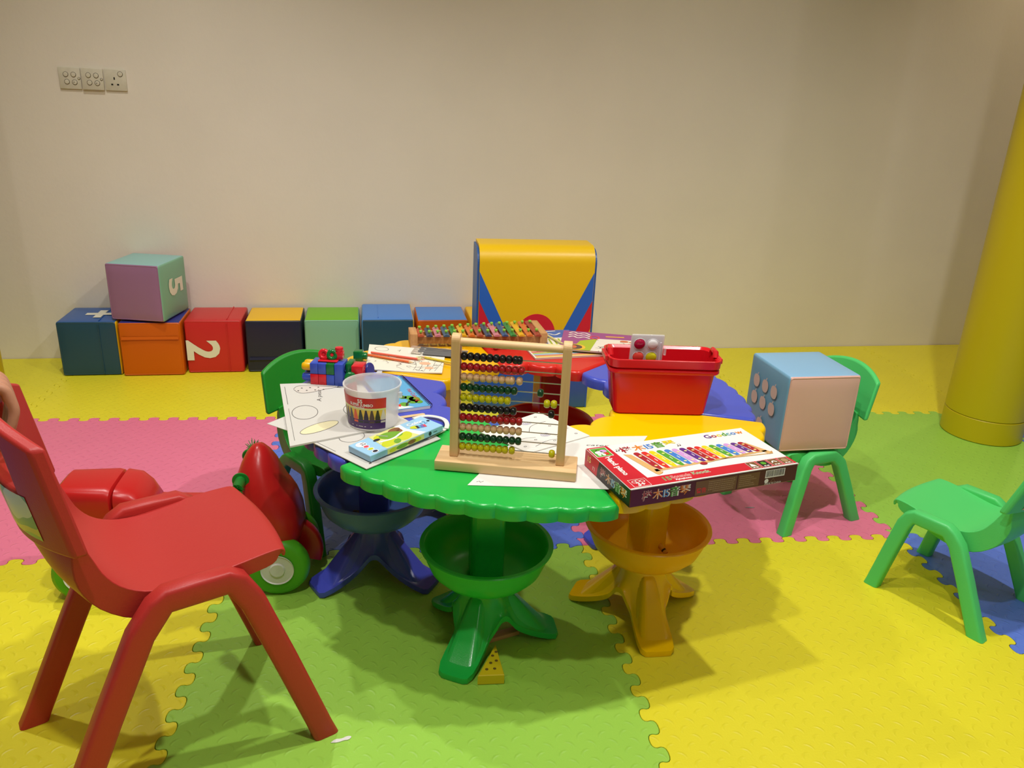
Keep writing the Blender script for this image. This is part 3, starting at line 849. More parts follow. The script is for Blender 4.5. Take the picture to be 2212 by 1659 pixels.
# die-cut cardboard sleeve with a handle hole
t = thing('carry_sleeve', 'white card handle loop of a folder sticking out behind the marker box', 'folder', (-.445, -.235, TZ + .0050), 0)
b = MB(); path = [(-.055, .012), (-.030, .030), (-.004, .026), (.020, .008), (.026, -.022), (.022, -.05)]
b.sweep([(x, y, .0016) for x, y in chaikin(path, 2)], rr(.011, .0028, .001, 2)); b.build('handle', M_paper, t)
b = MB(); b.prism([(-.085, -.045), (-.02, -.105), (.022, -.055), (-.05, .008)], 0, .0022); b.build('panel', M_paper, t)

qb = Quad([(-.392, -.560), (-.105, -.590), (.052, -.328), (-.262, -.33)], TZ + .0006, .0009)
qb.sheet('caterpillar_sheet', 'white worksheet lettered caterpillar under the abacus and the xylophone box', 'paper', M_paper)
def db(b):
    b.text('caterpillar', .085, 0, T(.58, .80, 0, rz=-7) @ Matrix.Diagonal((1, .6, 1, 1))); b.line([(.04, .06), (.055, .075), (.07, .055), (.085, .075)], .006); b.text('5y', .07, 0, T(.92, .62, 0))
draw(qb, [M_ink], db)
qa = Quad([(-.245, -.418), (-.088, -.328), (-.187, -.182), (-.345, -.300)], TZ + .0020, .0022)
qa.sheet('spiral_booklet', 'white colouring booklet printed with violet spirals behind the abacus', 'booklet', M_paper)
def da(b):
    def spiral(x, y, r):
        b.line([(x + r * k / 40 * cos(k * .45), y + r * .8 * k / 40 * sin(k * .45)) for k in range(3, 41)], .007, 0, 1)
    for x, y in ((.62, .82), (.56, .36), (.18, .62)): spiral(x, y, .075)
    for p in ([(.12, .9), (.3, .97), (.6, .98)], [(.45, .55), (.6, .72), (.86, .7)], [(.62, .2), (.8, .34), (.95, .35)], [(.05, .4), (.25, .44), (.4, .36)], [(.2, .12), (.45, .2), (.66, .12)]):
        b.line(chaikin(p, 2), .007)
    for x, y in ((.3, .8), (.85, .9), (.8, .55), (.35, .3), (.52, .13), (.9, .15), (.1, .2)): b.ring2(x, y, .018, .014, .007, n=10)
draw(qa, [M_ink, M_ink2], da)
qp = Quad([(-.632, .150), (-.418, .108), (-.398, .322), (-.632, .380)], TZ + .0006, .003, lambda u, v: .006 * max(0, u - .75) * 4 * max(0, .5 - v))
qp.sheet('colouring_page', 'cream colouring book page with faint orange crayon on the yellow table', 'booklet', M_paper2)
def dp(b):
    b.ring2(.17, .84, .09, .09, .006, n=16); b.line([(.38, .82), (.42, .86), (.40, .78)], .007)
    for x, y, r in ((.76, .36, .075), (.82, .18, .06), (.72, .52, .035), (.93, .5, .03)): b.disc(x, y, r, r * .8, 0, 2)
    b.flat([(.08, .42), (.3, .36), (.42, .44), (.2, .55)], 0, 3); b.flat([(.36, .5), (.55, .42), (.6, .5), (.42, .58)], 0, 2); b.flat([(.62, .55), (.7, .5), (.73, .6), (.64, .64)], 0, 3)
    random.seed(3)
    for k in range(26):
        x, y = random.uniform(.05, .92), random.uniform(.05, .62); p = [(x, y)]
        for j in range(4): x += random.uniform(-.05, .07); y += random.uniform(-.05, .05); p.append((x, y))
        b.line(chaikin(p, 2), .005)
    for k in range(5): b.line(chaikin([(.62 + .07 * k, .06), (.66 + .07 * k, .25), (.62 + .09 * k, .45)], 2), .005)
draw(qp, [M_ink, M_ink2, M_peach, M_olive], dp)

# ------------------------------------------------------------------ pencils and sticks
def pencil(label, p0, p1, hexc, z0=.004, r=.0036, group='pencils', lead='6B4A2A', z1=None):
    x0, y0 = p0; x1, y1 = p1; L = hypot(x1 - x0, y1 - y0)
    t = thing('pencil', label, 'pencil', (x0, y0, TZ + z0 + r), math.degrees(atan2(y1 - y0, x1 - x0)), group)
    if z1 is not None: t.rotation_euler[1] = -math.asin((z1 - z0) / L)
    sec = [(r * cos(radians(60 * i + 30)), r * sin(radians(60 * i + 30))) for i in range(6)]
    b = MB(); b.sweep([(0, 0, 0), (L - .018, 0, 0)], sec); b.build('body', mat('pencil ' + hexc, hexc, rough=.3), t, flatshade=True)
    b = MB(); b.tube([(L - .0179, 0, 0), (L - .005, 0, 0)], r * .95, 10, scales=[1, .32]); b.build('sharpened_wood', mat('bare wood', 'D9B484', rough=.7), t)
    b = MB(); b.tube([(L - .0049, 0, 0), (L, 0, 0)], r * .95, 8, scales=[.32, .06]); b.build('lead', mat('lead ' + lead, lead, rough=.5), t)
pencil('coral red pencil lying on the colouring page, behind the orange pencil', (-.622, .283), (-.468, .214), 'E2573C', .0052, lead='B8442C')
pencil('orange pencil on the colouring page, nearest to the bricks', (-.632, .262), (-.494, .188), 'E8641C', .0052, lead='3A332E')
pencil('yellow pencil on the colouring page beside the brush pack', (-.386, .188), (-.478, .246), 'D9C22A', .0052)
pencil('pale yellow pencil lying across the blue colouring book', (-.030, .344), (-.072, .455), 'D9C98A', .0150)
b = MB(); b.prism(rr(.012, .11, .0058, 6), 0, .0018, bev=.0004)
tag(b.build('craft_stick', wood('stick', 'DDBB8A', 'E8CDA0', 1), None, (-.523, -.200, TZ + .0007), -71), 'flat wooden craft stick with a round end beside the spiral notebook', 'stick')

# brush set in a plastic sleeve
t = thing('brush_pack', 'black paintbrush pack in a clear plastic sleeve behind the abacus', 'brush pack', (-.43, .292, TZ + .0046), -14)
b = MB(); b.rbox(.128, .060, .005, .0018, 2, 0, T(.030, 0, 0)); b.build('black_card', mat('black card', '1A191C', rough=.22), t)
for k in range(3):
    b = MB(); b.tube([(-.05, -.018 + .018 * k, .0078), (.085, -.012 + .012 * k, .0078)], .0026, 8, scales=[1, .6]); b.build('brush_handle', mat('dark handle', '2E2A28', rough=.15), t)
    b = MB(); b.rbox(.030, .0165, .0045, .0014, 1, 0, T(-.056, -.018 + .018 * k, 0)); b.build('ferrule', mat('tin ferrule', 'BDB29C', rough=.35, metal=.4), t)
b = MB(); b.grid(lambda u, v: (-.078 + .176 * u, -.033 + .066 * v, .0112 + .0008 * sin(u * 23) * sin(v * 9) - .008 * (2 * v - 1) ** 6), 24, 10); b.build('clear_sleeve', mat('clear film', 'FFFFFF', rough=.08, alpha=.14, spec=.8), t)

# ------------------------------------------------------------------ spiral notebook
t = thing('spiral_notebook', 'small blue spiral notebook with a tree on its cover beside the bucket', 'notebook', (-.492, -.033, TZ + .0006), -70.5)
NW, NH = .232, .105     # along the binding, across
M_nb = mat('notebook cover', '58A8D8', rough=.3)
b = MB(); b.box(-NW / 2, NW / 2, -NH, -.004, 0, .0075); b.build('pages', M_paper, t)
b = MB(); b.box(-NW / 2, NW / 2, -NH, -.003, .0077, .0085); b.build('cover', M_nb, t)
b = MB(); C_ = T(0, 0, .0088)
M_tree = mat('print leaf green', '5E9C2C', rough=.4); M_pr = mat('print red', 'D2382E', rough=.4); M_pw = mat('print white', 'F2F0EA', rough=.4); M_pk = mat('print black', '262324', rough=.4)
for x, y, r in ((.062, -.026, .017), (.075, -.036, .015), (.048, -.036, .014), (.082, -.022, .012), (.088, -.062, .014), (.04, -.05, .012)): b.disc(x, y, r, r * .85, 0, 0, C_)
b.line([(.07, -.04), (.085, -.055), (.10, -.06)], .005, .0001, 3, C_); b.flat([(.08, -.1), (.113, -.1), (.113, -.045), (.10, -.06)], -.00005, 2, C_); b.flat([(.075, -.095), (.09, -.09), (.10, -.075), (.085, -.07)], .0001, 1, C_)
b.text('Fun Coloring', .017, 1, C_ @ T(-.012, -.022, .0002, rz=-2)); b.text('& Draw', .02, 3, C_ @ T(-.012, -.055, .0002))
b.build('cover_print', [M_tree, M_pr, M_pw, M_pk], t)
b = MB()
for k in range(30):
    b.torus(.0058, .0007, 12, 5, 0, T(-NW / 2 + .006 + k * .0076, -.002, .0062, ry=90, rz=0))
o = b.build('binding_wire', mat('dark wire', '22262C', rough=.35, metal=.6), t); o['kind'] = 'stuff'

# ------------------------------------------------------------------ marker box
t = thing('marker_box', 'flat pale blue box of twelve markers leaning on a black pouch by the bucket', 'box', (-.536, -.359, TZ + .0100), 42.0)
t.rotation_euler[1] = radians(-2.2); t.scale = (.88, .86, 1)
MW, MD, MH = .243, .086, .015
M_mb = mat('pale blue carton', '9CCBEA', rough=.3); M_my = mat('print lime', 'C6D02A', rough=.35); M_mg = mat('print green', '6FA32E', rough=.35); M_mbn = mat('print brown', '8A5A38', rough=.35); M_mcr = mat('print cream', 'EDE8C0', rough=.35)
b = MB(); b.rbox(MW, MD, MH, .0012, 1); b.build('carton', M_mb, t)
b = MB(); C_ = T(0, 0, MH + .0003); hx, hy = MW / 2 - .002, MD / 2 - .001
b.flat([(-.068, -hy), (.052, -hy), (.034, hy), (-.058, hy)], 0, 1, C_)
b.flat([(.040, -hy), (.062, -hy), (.040, hy * .2), (.045, hy), (.026, hy), (.03, -.0)], .0001, 4, C_)
for x, y, rx, ry, k, a in ((-.042, -.020, .026, .016, 2, 20), (-.012, .010, .032, .02, 5, -20), (.01, -.018, .026, .018, 2, 30), (-.04, .022, .016, .012, 2, 0), (.012, .026, .02, .012, 3, 10), (-.022, -.028, .014, .009, 5, 40), (.02, .014, .012, .008, 3, 60)):
    b.disc(x, y, rx, ry, .0002 + .00003 * k, k, C_, 22, a)
b.line(chaikin([(-.06, .0), (-.02, -.012), (.02, .004), (.036, .0)], 2), .006, .0005, 4, C_); b.line([(-.038, .036), (-.022, .01)], .004, .0005, 0, C_)
b.disc(-.055, .014, .010, .006, .0005, 6, C_)
b.disc(-.098, .022, .014, .013, .0002, 4, C_); b.text('12', .016, 6, C_ @ T(-.098, .030, .0004, rz=-90), fat=.0003)
for k, (x, c) in enumerate(((.004, 7), (-.014, 2), (-.031, 6))): b.disc(-.096, x, .009, .0075, .0002, 4, C_); b.disc(-.096, x, .007, .0055, .0004, c, C_)
b.text('Color', .020, 4, C_ @ T(.052, .016, .0003, rz=-8), fat=.0006); b.text('12', .022, 8, C_ @ T(.082, -.002, .0003), fat=.0003)
b.disc(.062, .001, .014, .009, .0002, 2, C_, 20, -20)
for k, c in enumerate((2, 6, 8, 9, 7)): b.flat([(.055 + .0065 * k, -.008 - .0022 * k), (.061 + .0065 * k, -.010 - .0022 * k), (.066 + .0065 * k, .006 - .0025 * k), (.060 + .0065 * k, .008 - .0025 * k)], .0004, c, C_)
b.disc(.113, .006, .0045, .0045, .0003, 6, C_)
F_ = T(0, -MD / 2 - .0003, 0, rx=90)
b.flat([(-.068, .001), (.054, .001), (.054, MH - .001), (-.068, MH - .001)], 0, 1, F_)
for x, w, c in ((-.05, .012, 2), (-.02, .02, 5), (.012, .014, 3), (.032, .012, 2)): b.disc(x, .007, w, .005, .0002, c, F_)
b.disc(.075, .0075, .005, .005, .0002, 6, F_); b.line([(.086, .0075), (.1, .0075)], .0012, .0002, 6, F_)
b.build('printed_design', [mat('print grey', '9AA0A0', rough=.35), mat('print pale lime', 'D9DC8C', rough=.35), M_my, M_mbn, mat('print white2', 'F4F6F4', rough=.35), M_mg, mat('print dark', '2B2F3C', rough=.35), mat('print pink', 'DB4A5E', rough=.35), mat('print mid blue', '4C9CCC', rough=.35), mat('print violet', '7A6AB8', rough=.35)], t)
b = MB(); b.add([(MW / 2, -MD / 2 + .004, .002), (MW / 2 + .016, -MD / 2 + .014, -.001), (MW / 2 + .016, MD / 2 - .014, -.001), (MW / 2, MD / 2 - .004, .002), (MW / 2, -MD / 2 + .004, .003), (MW / 2 + .016, -MD / 2 + .014, 0), (MW / 2 + .016, MD / 2 - .014, 0), (MW / 2, MD / 2 - .004, .003)],
      [(3, 2, 1, 0), (4, 5, 6, 7), (0, 1, 5, 4), (1, 2, 6, 5), (2, 3, 7, 6)], 0, False); b.build('open_flap', M_mb, t)
b = MB(); b.ball(.03, 20, 10, 0, Matrix.Diagonal((1.2, .6, .16, 1)) @ T(0, 0, .03))
tag(b.build('black_pouch', mat('black satin', '1A2018', rough=.5), None, (-.463, -.305, TZ + .0042), 42), 'small black pouch under the raised end of the marker box', 'pouch')

# ------------------------------------------------------------------ crayon bucket
t = thing('crayon_bucket', 'clear plastic crayon bucket with a red and purple label', 'bucket', (-.594, -.246, TZ + .0088))
M_clear = mat('frosted plastic', 'F4F2F0', rough=.28, trans=.35, alpha=.5, ior=1.1)
BH, r0, r1 = .1, .0575, .0655
b = MB(); b.lathe([(.0001, .0), (r0 - .004, 0), (r0, .003), (r1 - .001, BH - .004), (r1 + .0022, BH - .003), (r1 + .0022, BH), (r1 - .0015, BH), (r1 - .003, BH - .006), (r0 - .0025, .0045), (r0 - .007, .0025), (.0001, .0025)], 64)
b.build('tub', M_clear, t)
b = MB(); b.prism([(.0, -.006), (.006, -.0045), (.009, 0), (.006, .0045), (0, .006)], -.006, .006, 0, T(r1 * cos(radians(-20)) - .001, r1 * sin(radians(-20)), .078, rz=-20)); b.build('handle_lug', M_clear, t)
b = MB(); b.prism([(0, -.007), (.016, -.0055), (.016, .0055), (0, .007)], 0, .002, 0, T(.012, r1 + .0005, BH - .0024, rz=80)); b.build('rim_tab', M_clear, t)
def cyl(b, v0, d=.0004):
    """wrap a flat design (x = arc degrees, y = height) round the tub"""
    for i in range(v0, len(b.v)):
        a, z, w = b.v[i]; r = r0 + (r1 - r0) * (z / BH) + d + w; b.v[i] = (r * cos(radians(a)), r * sin(radians(a)), z)
b = MB(); A0, A1 = -232, -59      # label runs clockwise from behind to the front right
def band(z0, z1, m, w, bow0=0, bow1=0):
    n = 40
    vs = []; fs = []
    for i in range(n + 1):
        a = A0 + (A1 - A0) * i / n; s = 1 - (2 * i / n - 1) ** 2
        vs += [(a, z0 + bow0 * s, w), (a, (z0 + z1 + (bow0 + bow1) * s) / 2, w), (a, z1 + bow1 * s, w)]
    for i in range(n):
        for j in (0, 1): fs.append((3 * i + j, 3 * i + 3 + j, 3 * i + 4 + j, 3 * i + 1 + j))
    b.add(vs, fs, m, False)
band(.006, .030, 2, 0); band(.030, .056, 1, 0); band(.054, .060, 4, .0001, 0, .004); band(.058, .084, 0, .0002, .002, 0)
cr_c = ['3E4660', 'E0603A', '2C3A2C', '30263C', '5A4638', '3A3A26', 'D9D6C2', '47607A', '8A3A30', '2D4A38', '55486A']
cm = [mat('crayon print ' + c, c, rough=.35) for c in cr_c]
for k in range(11):
    a = -65 - 12.3 * k
    m = 5 + (6 - k) % 11
    b.flat([(a - 5.2, .022), (a + 5.2, .022), (a + 5.2, .034), (a - 5.2, .034)], .0003, m); b.flat([(a - 5.6, .034), (a + 5.6, .034), (a + 1.6, .054), (a - 1.6, .054)], .0003, m)
    b.flat([(a - 5.2, .027), (a + 5.2, .027), (a + 5.2, .029), (a - 5.2, .029)], .0004, 2)
def arc_text(s, size, a, z, m, fat): b.text(s, size, m, T(a, z, .0005) @ Matrix.Diagonal((1 / .00109, 1, 1, 1)), align='CENTER', fat=fat)
arc_text('55', .0125, -114, .0715, 3, .0005); arc_text('SUPER JUMBO', .0092, -113, .0635, 3, .0003); arc_text('CRAYONS', .0062, -118, .0575, 3, .0002)
for a0_, a1_ in ((-140, -124), (-121, -110), (-107, -90)): b.flat([(a0_, .012), (a1_, .012), (a1_, .0132), (a0_, .0132)], .0004, 3)
b.disc(-172, .073, 9, .008, .0004, 4)
cyl(b, 0)
b.build('label', [mat('label red', 'CC2A24', rough=.35), mat('label yellow', 'E6C84A', rough=.35), mat('label purple', '4A2C66', rough=.35), mat('label white', 'F0ECE2', rough=.35), mat('label pale', 'DCE08C', rough=.35)] + cm, t)

# ------------------------------------------------------------------ red bin
M_bin = mat('glossy red bin', 'CF1420', rough=.2, spec=.5)
t = thing('storage_bin', 'red plastic storage bin with snap rim on the right of the table', 'bin', (.126, -.148, TZ + .0004), -5.0)
def binring(w, d, z, r=.018, dy=0): return [(x, y + dy, z) for x, y in rr(w, d, r, 6)]
BZ = .150
b = MB()
b.rings([binring(.226, .088, 0, .014), binring(.235, .097, .004, .018), binring(.262, .108, .112, .02), binring(.276, .122, .113, .022), binring(.280, .126, .116, .023), binring(.279, .125, .123, .023),
         binring(.268, .114, .125, .022), binring(.269, .115, .128, .022), binring(.281, .127, .129, .024), binring(.284, .130, BZ - .001, .025), binring(.282, .128, BZ, .025), binring(.275, .121, BZ, .023),
         binring(.262, .108, BZ - .006, .02), binring(.257, .103, .11, .019), binring(.230, .092, .006, .016)])
b.build('tub', M_bin, t)
for sx in (-1, 1):
    b = MB(); b.tube([(sx * .133, -.018, BZ - .004), (sx * .134, -.013, BZ + .008), (sx * .134, .013, BZ + .008), (sx * .133, .018, BZ - .004)], .0075, 10); b.build('snap_lug', M_bin, t)
    b = MB(); b.box(sx * .1445 - .004, sx * .1445 + .004, -.032, .032, BZ - .015, BZ - .002); b.build('grip_tab', M_bin, t, bevel=.0015)

# watercolour palette standing in the bin
M_clr = mat('clear palette', 'F3F3F6', rough=.08, alpha=.4, spec=.8)
t = thing('paint_palette', 'clear plastic watercolour palette with four pans standing in the red bin', 'palette', (.086, -.142, TZ + .106), -5)
t.rotation_euler[0] = radians(6)
b = MB(); b.rbox(.0745, .008, .083, .004, 2); b.build('case', M_clr, t)
b = MB(); b.prism(rr(.0705, .078, .005, 3), 0, .0008, 0, T(0, .0006, .0415, rx=90)); b.build('backing_tray', mat('white palette tray', 'DCD8DE', rough=.12, spec=.8), t)
for u, v, c in ((-.018, .061, 'A8123E'), (.011, .061, 'E4E3E6'), (-.018, .030, 'D8483E'), (.011, .030, 'C8C81E')):
    b = MB(); b.lathe([(.0001, .0045), (.006, .0042), (.0105, .0028), (.0125, 0)][::-1], 24, 0, T(u, -.0042, v, rx=90)); b.build('paint_pan', mat('paint ' + c, c, rough=.08, spec=.7), t)
    b = MB(); b.torus(.0132, .0011, 28, 8, 0, T(u, -.0045, v, rx=90)); b.build('pan_rim', M_clr, t)
b = MB(); b.box(.0385, .0435, -.004, .003, .035, .052); b.build('hinge_clip', M_clr, t, bevel=.001)
b = MB(); b.tube([(.030, -.0045, .012), (.029, -.0045, .066)], .0018, 8); b.build('brush', mat('clear brush', 'DCDCE4', rough=.1), t)
b = MB(); b.tube([(.030, -.0045, .004), (.030, -.0045, .0118)], .0022, 8); b.build('brush_tip', mat('brush tip', '2B2B30', rough=.5), t)
t.scale = (1.14, 1.14, 1.14)

# ------------------------------------------------------------------ xylophone box
XL_, XW_, XH_ = .405, .197, .040
t = thing('xylophone_box', 'red and white box of a toy xylophone at the front right of the table', 'box', (.0875, -.524, TZ + .0020), 14.6)
M_xw = mat('carton white', 'F0EEEA', rough=.28); M_xr = mat('carton red', 'C91E30', rough=.28); M_xd = mat('carton maroon', '5A1620', rough=.28); M_xb = mat('carton brown', '6B4A2C', rough=.28)
b = MB(); b.rbox(XL_, XW_, XH_, .0012, 1, 0, None, {'-y': 1, '+x': 1, '-x': 2, '+y': 1, '-z': 1}); b.build('carton', [M_xw, M_xd, M_xr], t)
pc = {k: mat('ink ' + k, v, rough=.3) for k, v in dict(red='D8302A', crimson='A8222E', orange='E8862A', yellow='EFD21A', green='56A332', blue='3D7FD0', lilac='CF9AD8', violet='5E2C86', white='F4F2EC', tan='D9AE70', tan2='C08C4C', dark='2A1A18', pale='F2E58A', brown='7A5432', lightbrown='A88A62', teal='3FA0A8').items()}
KEYS = list(pc); KM = [pc[k] for k in KEYS]
def K(n): return KEYS.index(n)
M_all = [M_xr, M_xw] + KM
def k_(n): return 2 + K(n)
b = MB(); C_ = T(-XL_ / 2, -XW_ / 2, XH_ + .0003)   # u along the length, v to the back
e = .0008
b.flat([(e, .004), (XL_ - e, .004), (XL_ - e, .036), (.058, .036), (.050, XW_ - .002), (e, XW_ - .002)], 0, 0, C_)
b.flat([(.0035, .148), (.043, .148), (.043, .190), (.0035, .190)], .0002, k_('white'), C_); b.flat([(.005, .1495), (.0415, .1495), (.0415, .1885), (.005, .1885)], .0003, k_('green'), C_)
for x, y, rx, ry, c in ((.018, .168, .0095, .0075, 'white'), (.030, .173, .008, .007, 'lilac'), (.032, .160, .0055, .006, 'red'), (.014, .158, .004, .005, 'white'), (.024, .157, .004, .005, 'white'), (.016, .176, .003, .004, 'dark')): b.disc(x, y, rx, ry, .0004 + .00002 * len(c), k_(c), C_)
b.text('Hand piano', .0185, k_('white'), C_ @ T(.0185, .143, .0003, rz=-90), shear=-.25, fat=.0006)
for w in (.0012,):
    b.line([(.012, .006), (.050, .006), (.050, .036), (.012, .036), (.012, .006)], w, .0003, k_('white'), C_)
for x, y in ((.022, .026), (.03, .028), (.04, .026)): b.ring2(x, y, .005, .0045, .0014, .0003, k_('white'), C_, n=12)
b.text('3+', .018, k_('white'), C_ @ T(.022, .009, .0003), fat=.0005)
b.text('15', .021, k_('white'), C_ @ T(.082, .0135, .0003), fat=.0005); b.text('15', .021, k_('green'), C_ @ T(.082, .0135, .0004), fat=.0002)
b.text('Sounds', .016, k_('white'), C_ @ T(.104, .018, .0003), fat=.0005); b.text('Sounds', .016, k_('red'), C_ @ T(.104, .018, .0004))
b.text('Knock', .016, k_('white'), C_ @ T(.155, .020, .0003), fat=.0005); b.text('Knock', .016, k_('green'), C_ @ T(.155, .020, .0004))
b.text('Xylophone', .0085, k_('white'), C_ @ T(.108, .009, .0003), fat=.0003)
for i in range(4):
    x = .292 + .0275 * i
    b.flat([(x, .006), (x + .0235, .006), (x + .0235, .034), (x, .034)], .0002, k_('white'), C_); b.flat([(x + .0006, .0066), (x + .0229, .0066), (x + .0229, .0334), (x + .0006, .0334)], .0003, k_('brown' if i != 1 else 'dark'), C_)
    if i == 0: b.flat([(x + .004, .015), (x + .018, .015), (x + .014, .022), (x + .008, .029)], .0004, k_('white'), C_)
    if i == 1: b.disc(x + .0115, .022, .007, .007, .0004, k_('green'), C_, 5)
    if i == 2: b.line(chaikin([(x + .005, .018), (x + .010, .027), (x + .018, .02)], 2), .003, .0004, k_('white'), C_)
    if i == 3: b.disc(x + .0115, .022, .008, .008, .0004, k_('lightbrown'), C_, 10)
    b.line([(x + .005, .0105), (x + .010, .0105)], .003, .0004, k_('white'), C_); b.line([(x + .012, .0105), (x + .018, .0105)], .003, .0004, k_('white'), C_)
b.text('Goodcow', .0245, 0, C_ @ T(.288, .166, .0003, rz=1), fat=.0004, mats=[k_(c) for c in ('violet', 'crimson', 'yellow', 'green', 'teal', 'blue', 'orange')])
b.text('榉木15音琴', .029, 0, C_ @ T(.068, .154, .0003, rz=2), fat=.0005, mats=[k_(c) for c in ('crimson', 'orange', 'blue', 'blue', 'green', 'yellow')])
for x, y in ((.058, .164), (.203, .150)):
    b.disc(x, y, .0022, .0016, .0003, k_('dark'), C_, 8); b.disc(x + .006, y + .001, .0022, .0016, .0003, k_('dark'), C_, 8); b.line([(x + .002, y), (x + .002, y + .008), (x + .008, y + .009), (x + .008, y + .001)], .0008, .0003, k_('dark'), C_)
# printed picture of the instrument
b.flat([(.064, .146), (.080, .140), (.102, .048), (.088, .040), (.084, .046)], .0002, k_('tan'), C_); b.flat([(.088, .040), (.102, .048), (.106, .056), (.098, .044)], .0003, k_('tan2'), C_)
b.flat([(.344, .118), (.360, .122), (.388, .062), (.376, .056)], .0002, k_('tan'), C_); b.flat([(.376, .056), (.388, .062), (.390, .070), (.380, .062)], .0003, k_('tan2'), C_)
b.flat([(.09, .054), (.38, .070), (.38, .076), (.09, .064)], .0002, k_('tan'), C_)
seq = ['crimson', 'red', 'yellow', 'green', 'blue', 'lilac', 'violet', 'crimson', 'red', 'yellow', 'green', 'blue', 'lilac', 'violet', 'crimson']
for i, c in enumerate(seq):
    x = .084 + .0182 * i; t_ = i / 14; yt = .143 - .018 * t_; yb = .060 + .014 * t_; sk = .014
    b.flat(chaikin([(x + .002, yt - .002), (x + sk, yb), (x + sk + .0155, yb + .001), (x + .0165, yt), (x + .012, yt + .004), (x + .005, yt + .003), (x + .002, yt - .002)], 1)[:-1], .0004, k_(c), C_)
    for f in (.18, .78): b.disc(x + .0085 + sk * f, yt + (yb - yt) * f, .0036, .0026, .0006, k_('pale'), C_, 12)
    b.line([(x + .009 + sk * .45, yt + (yb - yt) * .42), (x + .009 + sk * .55, yt + (yb - yt) * .56)], .0018, .0006, k_('white'), C_)
b.line([(.213, .060), (.345, .075)], .0028, .0007, k_('tan'), C_); b.line([(.24, .068), (.385, .058)], .0028, .0007, k_('tan'), C_)
b.disc(.207, .058, .0085, .006, .0008, k_('crimson'), C_); b.disc(.233, .070, .0085, .006, .0008, k_('crimson'), C_)
b.build('printed_top', M_all, t)
b = MB(); F_ = T(-XL_ / 2, -XW_ / 2 - .0003, 0, rx=90)
def outl(s, size, x, y, F, fills, fat=.0004):
    b.text(s, size, 0, F @ T(x, y, .0001), fat=fat, mats=[k_('white')]); b.text(s, size, 0, F @ T(x + .0004, y, .0002), fat=.0001, mats=[k_(c) for c in fills])
outl('榉木15音琴', .0235, .026, .0125, F_, ('crimson', 'orange', 'blue', 'blue', 'green', 'orange'))
b.flat([(.150, .003), (.250, .003), (.250, .035), (.150, .035)], .0001, k_('brown'), F_); b.flat([(.253, .003), (.307, .003), (.307, .035), (.253, .035)], .0001, k_('brown'), F_)
b.text('警告', .012, k_('red'), F_ @ T(.153, .009, .0002), fat=.0003)
for r in range(6):
    for x0, x1 in ((.181 + (.012 if r == 0 else 0), .246), (.257, .300 - .006 * (r % 3))):
        x = x0
        while x < x1 - .003:
            w = random.uniform(.0016, .0034); b.flat([(x, .0065 + .0045 * r), (x + w, .0065 + .0045 * r), (x + w, .0086 + .0045 * r), (x, .0086 + .0045 * r)], .0002, k_('lightbrown'), F_); x += w + .0012
b.flat([(.322, .017), (.372, .017), (.372, .035), (.322, .035)], .0001, k_('white'), F_)
x = .3245
while x < .3695:
    w = random.choice((.0006, .0009, .0014)); b.flat([(x, .0195), (x + w, .0195), (x + w, .0338), (x, .0338)], .0002, k_('dark'), F_); x += w + random.choice((.0006, .0009))
b.disc(.327, .010, .0052, .0052, .0001, k_('white'), F_); b.line([(.338, .006), (.344, .0145), (.350, .006), (.338, .006)], .0008, .0001, k_('lightbrown'), F_)
b.text('MADE IN CHINA', .0058, k_('white'), F_ @ T(.323, .0012, .0001))
b.build('printed_front', M_all, t)
b = MB(); S_ = T(-XL_ / 2 - .0003, XW_ / 2, 0, rz=-90) @ T(rx=90)   # seen from the left, u runs from back to front
b.flat([(.058, .001), (XW_ - .001, .001), (XW_ - .001, XH_ - .001), (.066, XH_ - .001), (.060, .020)], 0, k_('dark'), S_)
outl('榉木15音琴', .0235, .072, .0110, S_, ('crimson', 'orange', 'blue', 'blue', 'green', 'orange'))
b.text('15', .018, k_('pale'), S_ @ T(.012, .018, .0002, rz=0), fat=.0004); b.line([(.040, .008), (.040, .016), (.047, .015), (.047, .008)], .0014, .0002, k_('white'), S_)
b.build('printed_end', M_all, t)
b = MB(); b.box(-XL_ / 2 + .0005, XL_ / 2 - .0005, -XW_ / 2 - .0004, -XW_ / 2 + .003, XH_ - .0012, XH_ + .0006); b.build('lid_edge', M_xw, t)

# ------------------------------------------------------------------ wooden xylophone at the back
W_xy = wood('xylophone wood', 'A9743E', 'BE8A52', 0); W_xe = wood('xylophone end', 'B78350', 'CC9A64', 1)
t = thing('xylophone', 'wooden xylophone with fifteen coloured bars behind the abacus', 'xylophone', (-.29, .385, TZ + .0006), 4.5)
hz = .046
b = MB(); b.rbox(.023, .078, hz, .002, 2, 0, T(-.207, .018, 0)); b.build('end_block', W_xe, t)
b = MB(); b.rbox(.024, .150, hz, .002, 2, 0, T(.200, .040, 0)); b.build('end_block', W_xe, t)
for y0, y1 in ((-.006, -.020), (.042, .098)):
    b = MB(); b.sweep([(-.195, y0, .0235), (.188, y1, .0235)], rr(.010, .024, .001, 1)); b.build('rail', W_xy, t)
xc = ['B4502E', '3A3F5C', 'C47482', '3D5470', '2E7D32', 'D9A21E', 'CE6A28', 'A84A34', '3A4460', 'C47884', '34507C', '2E7D3A', 'DDA61E', 'CC6A2A', '9E4030']
M_peg = mat('lime peg', '8CC84A', rough=.35)
peg = None
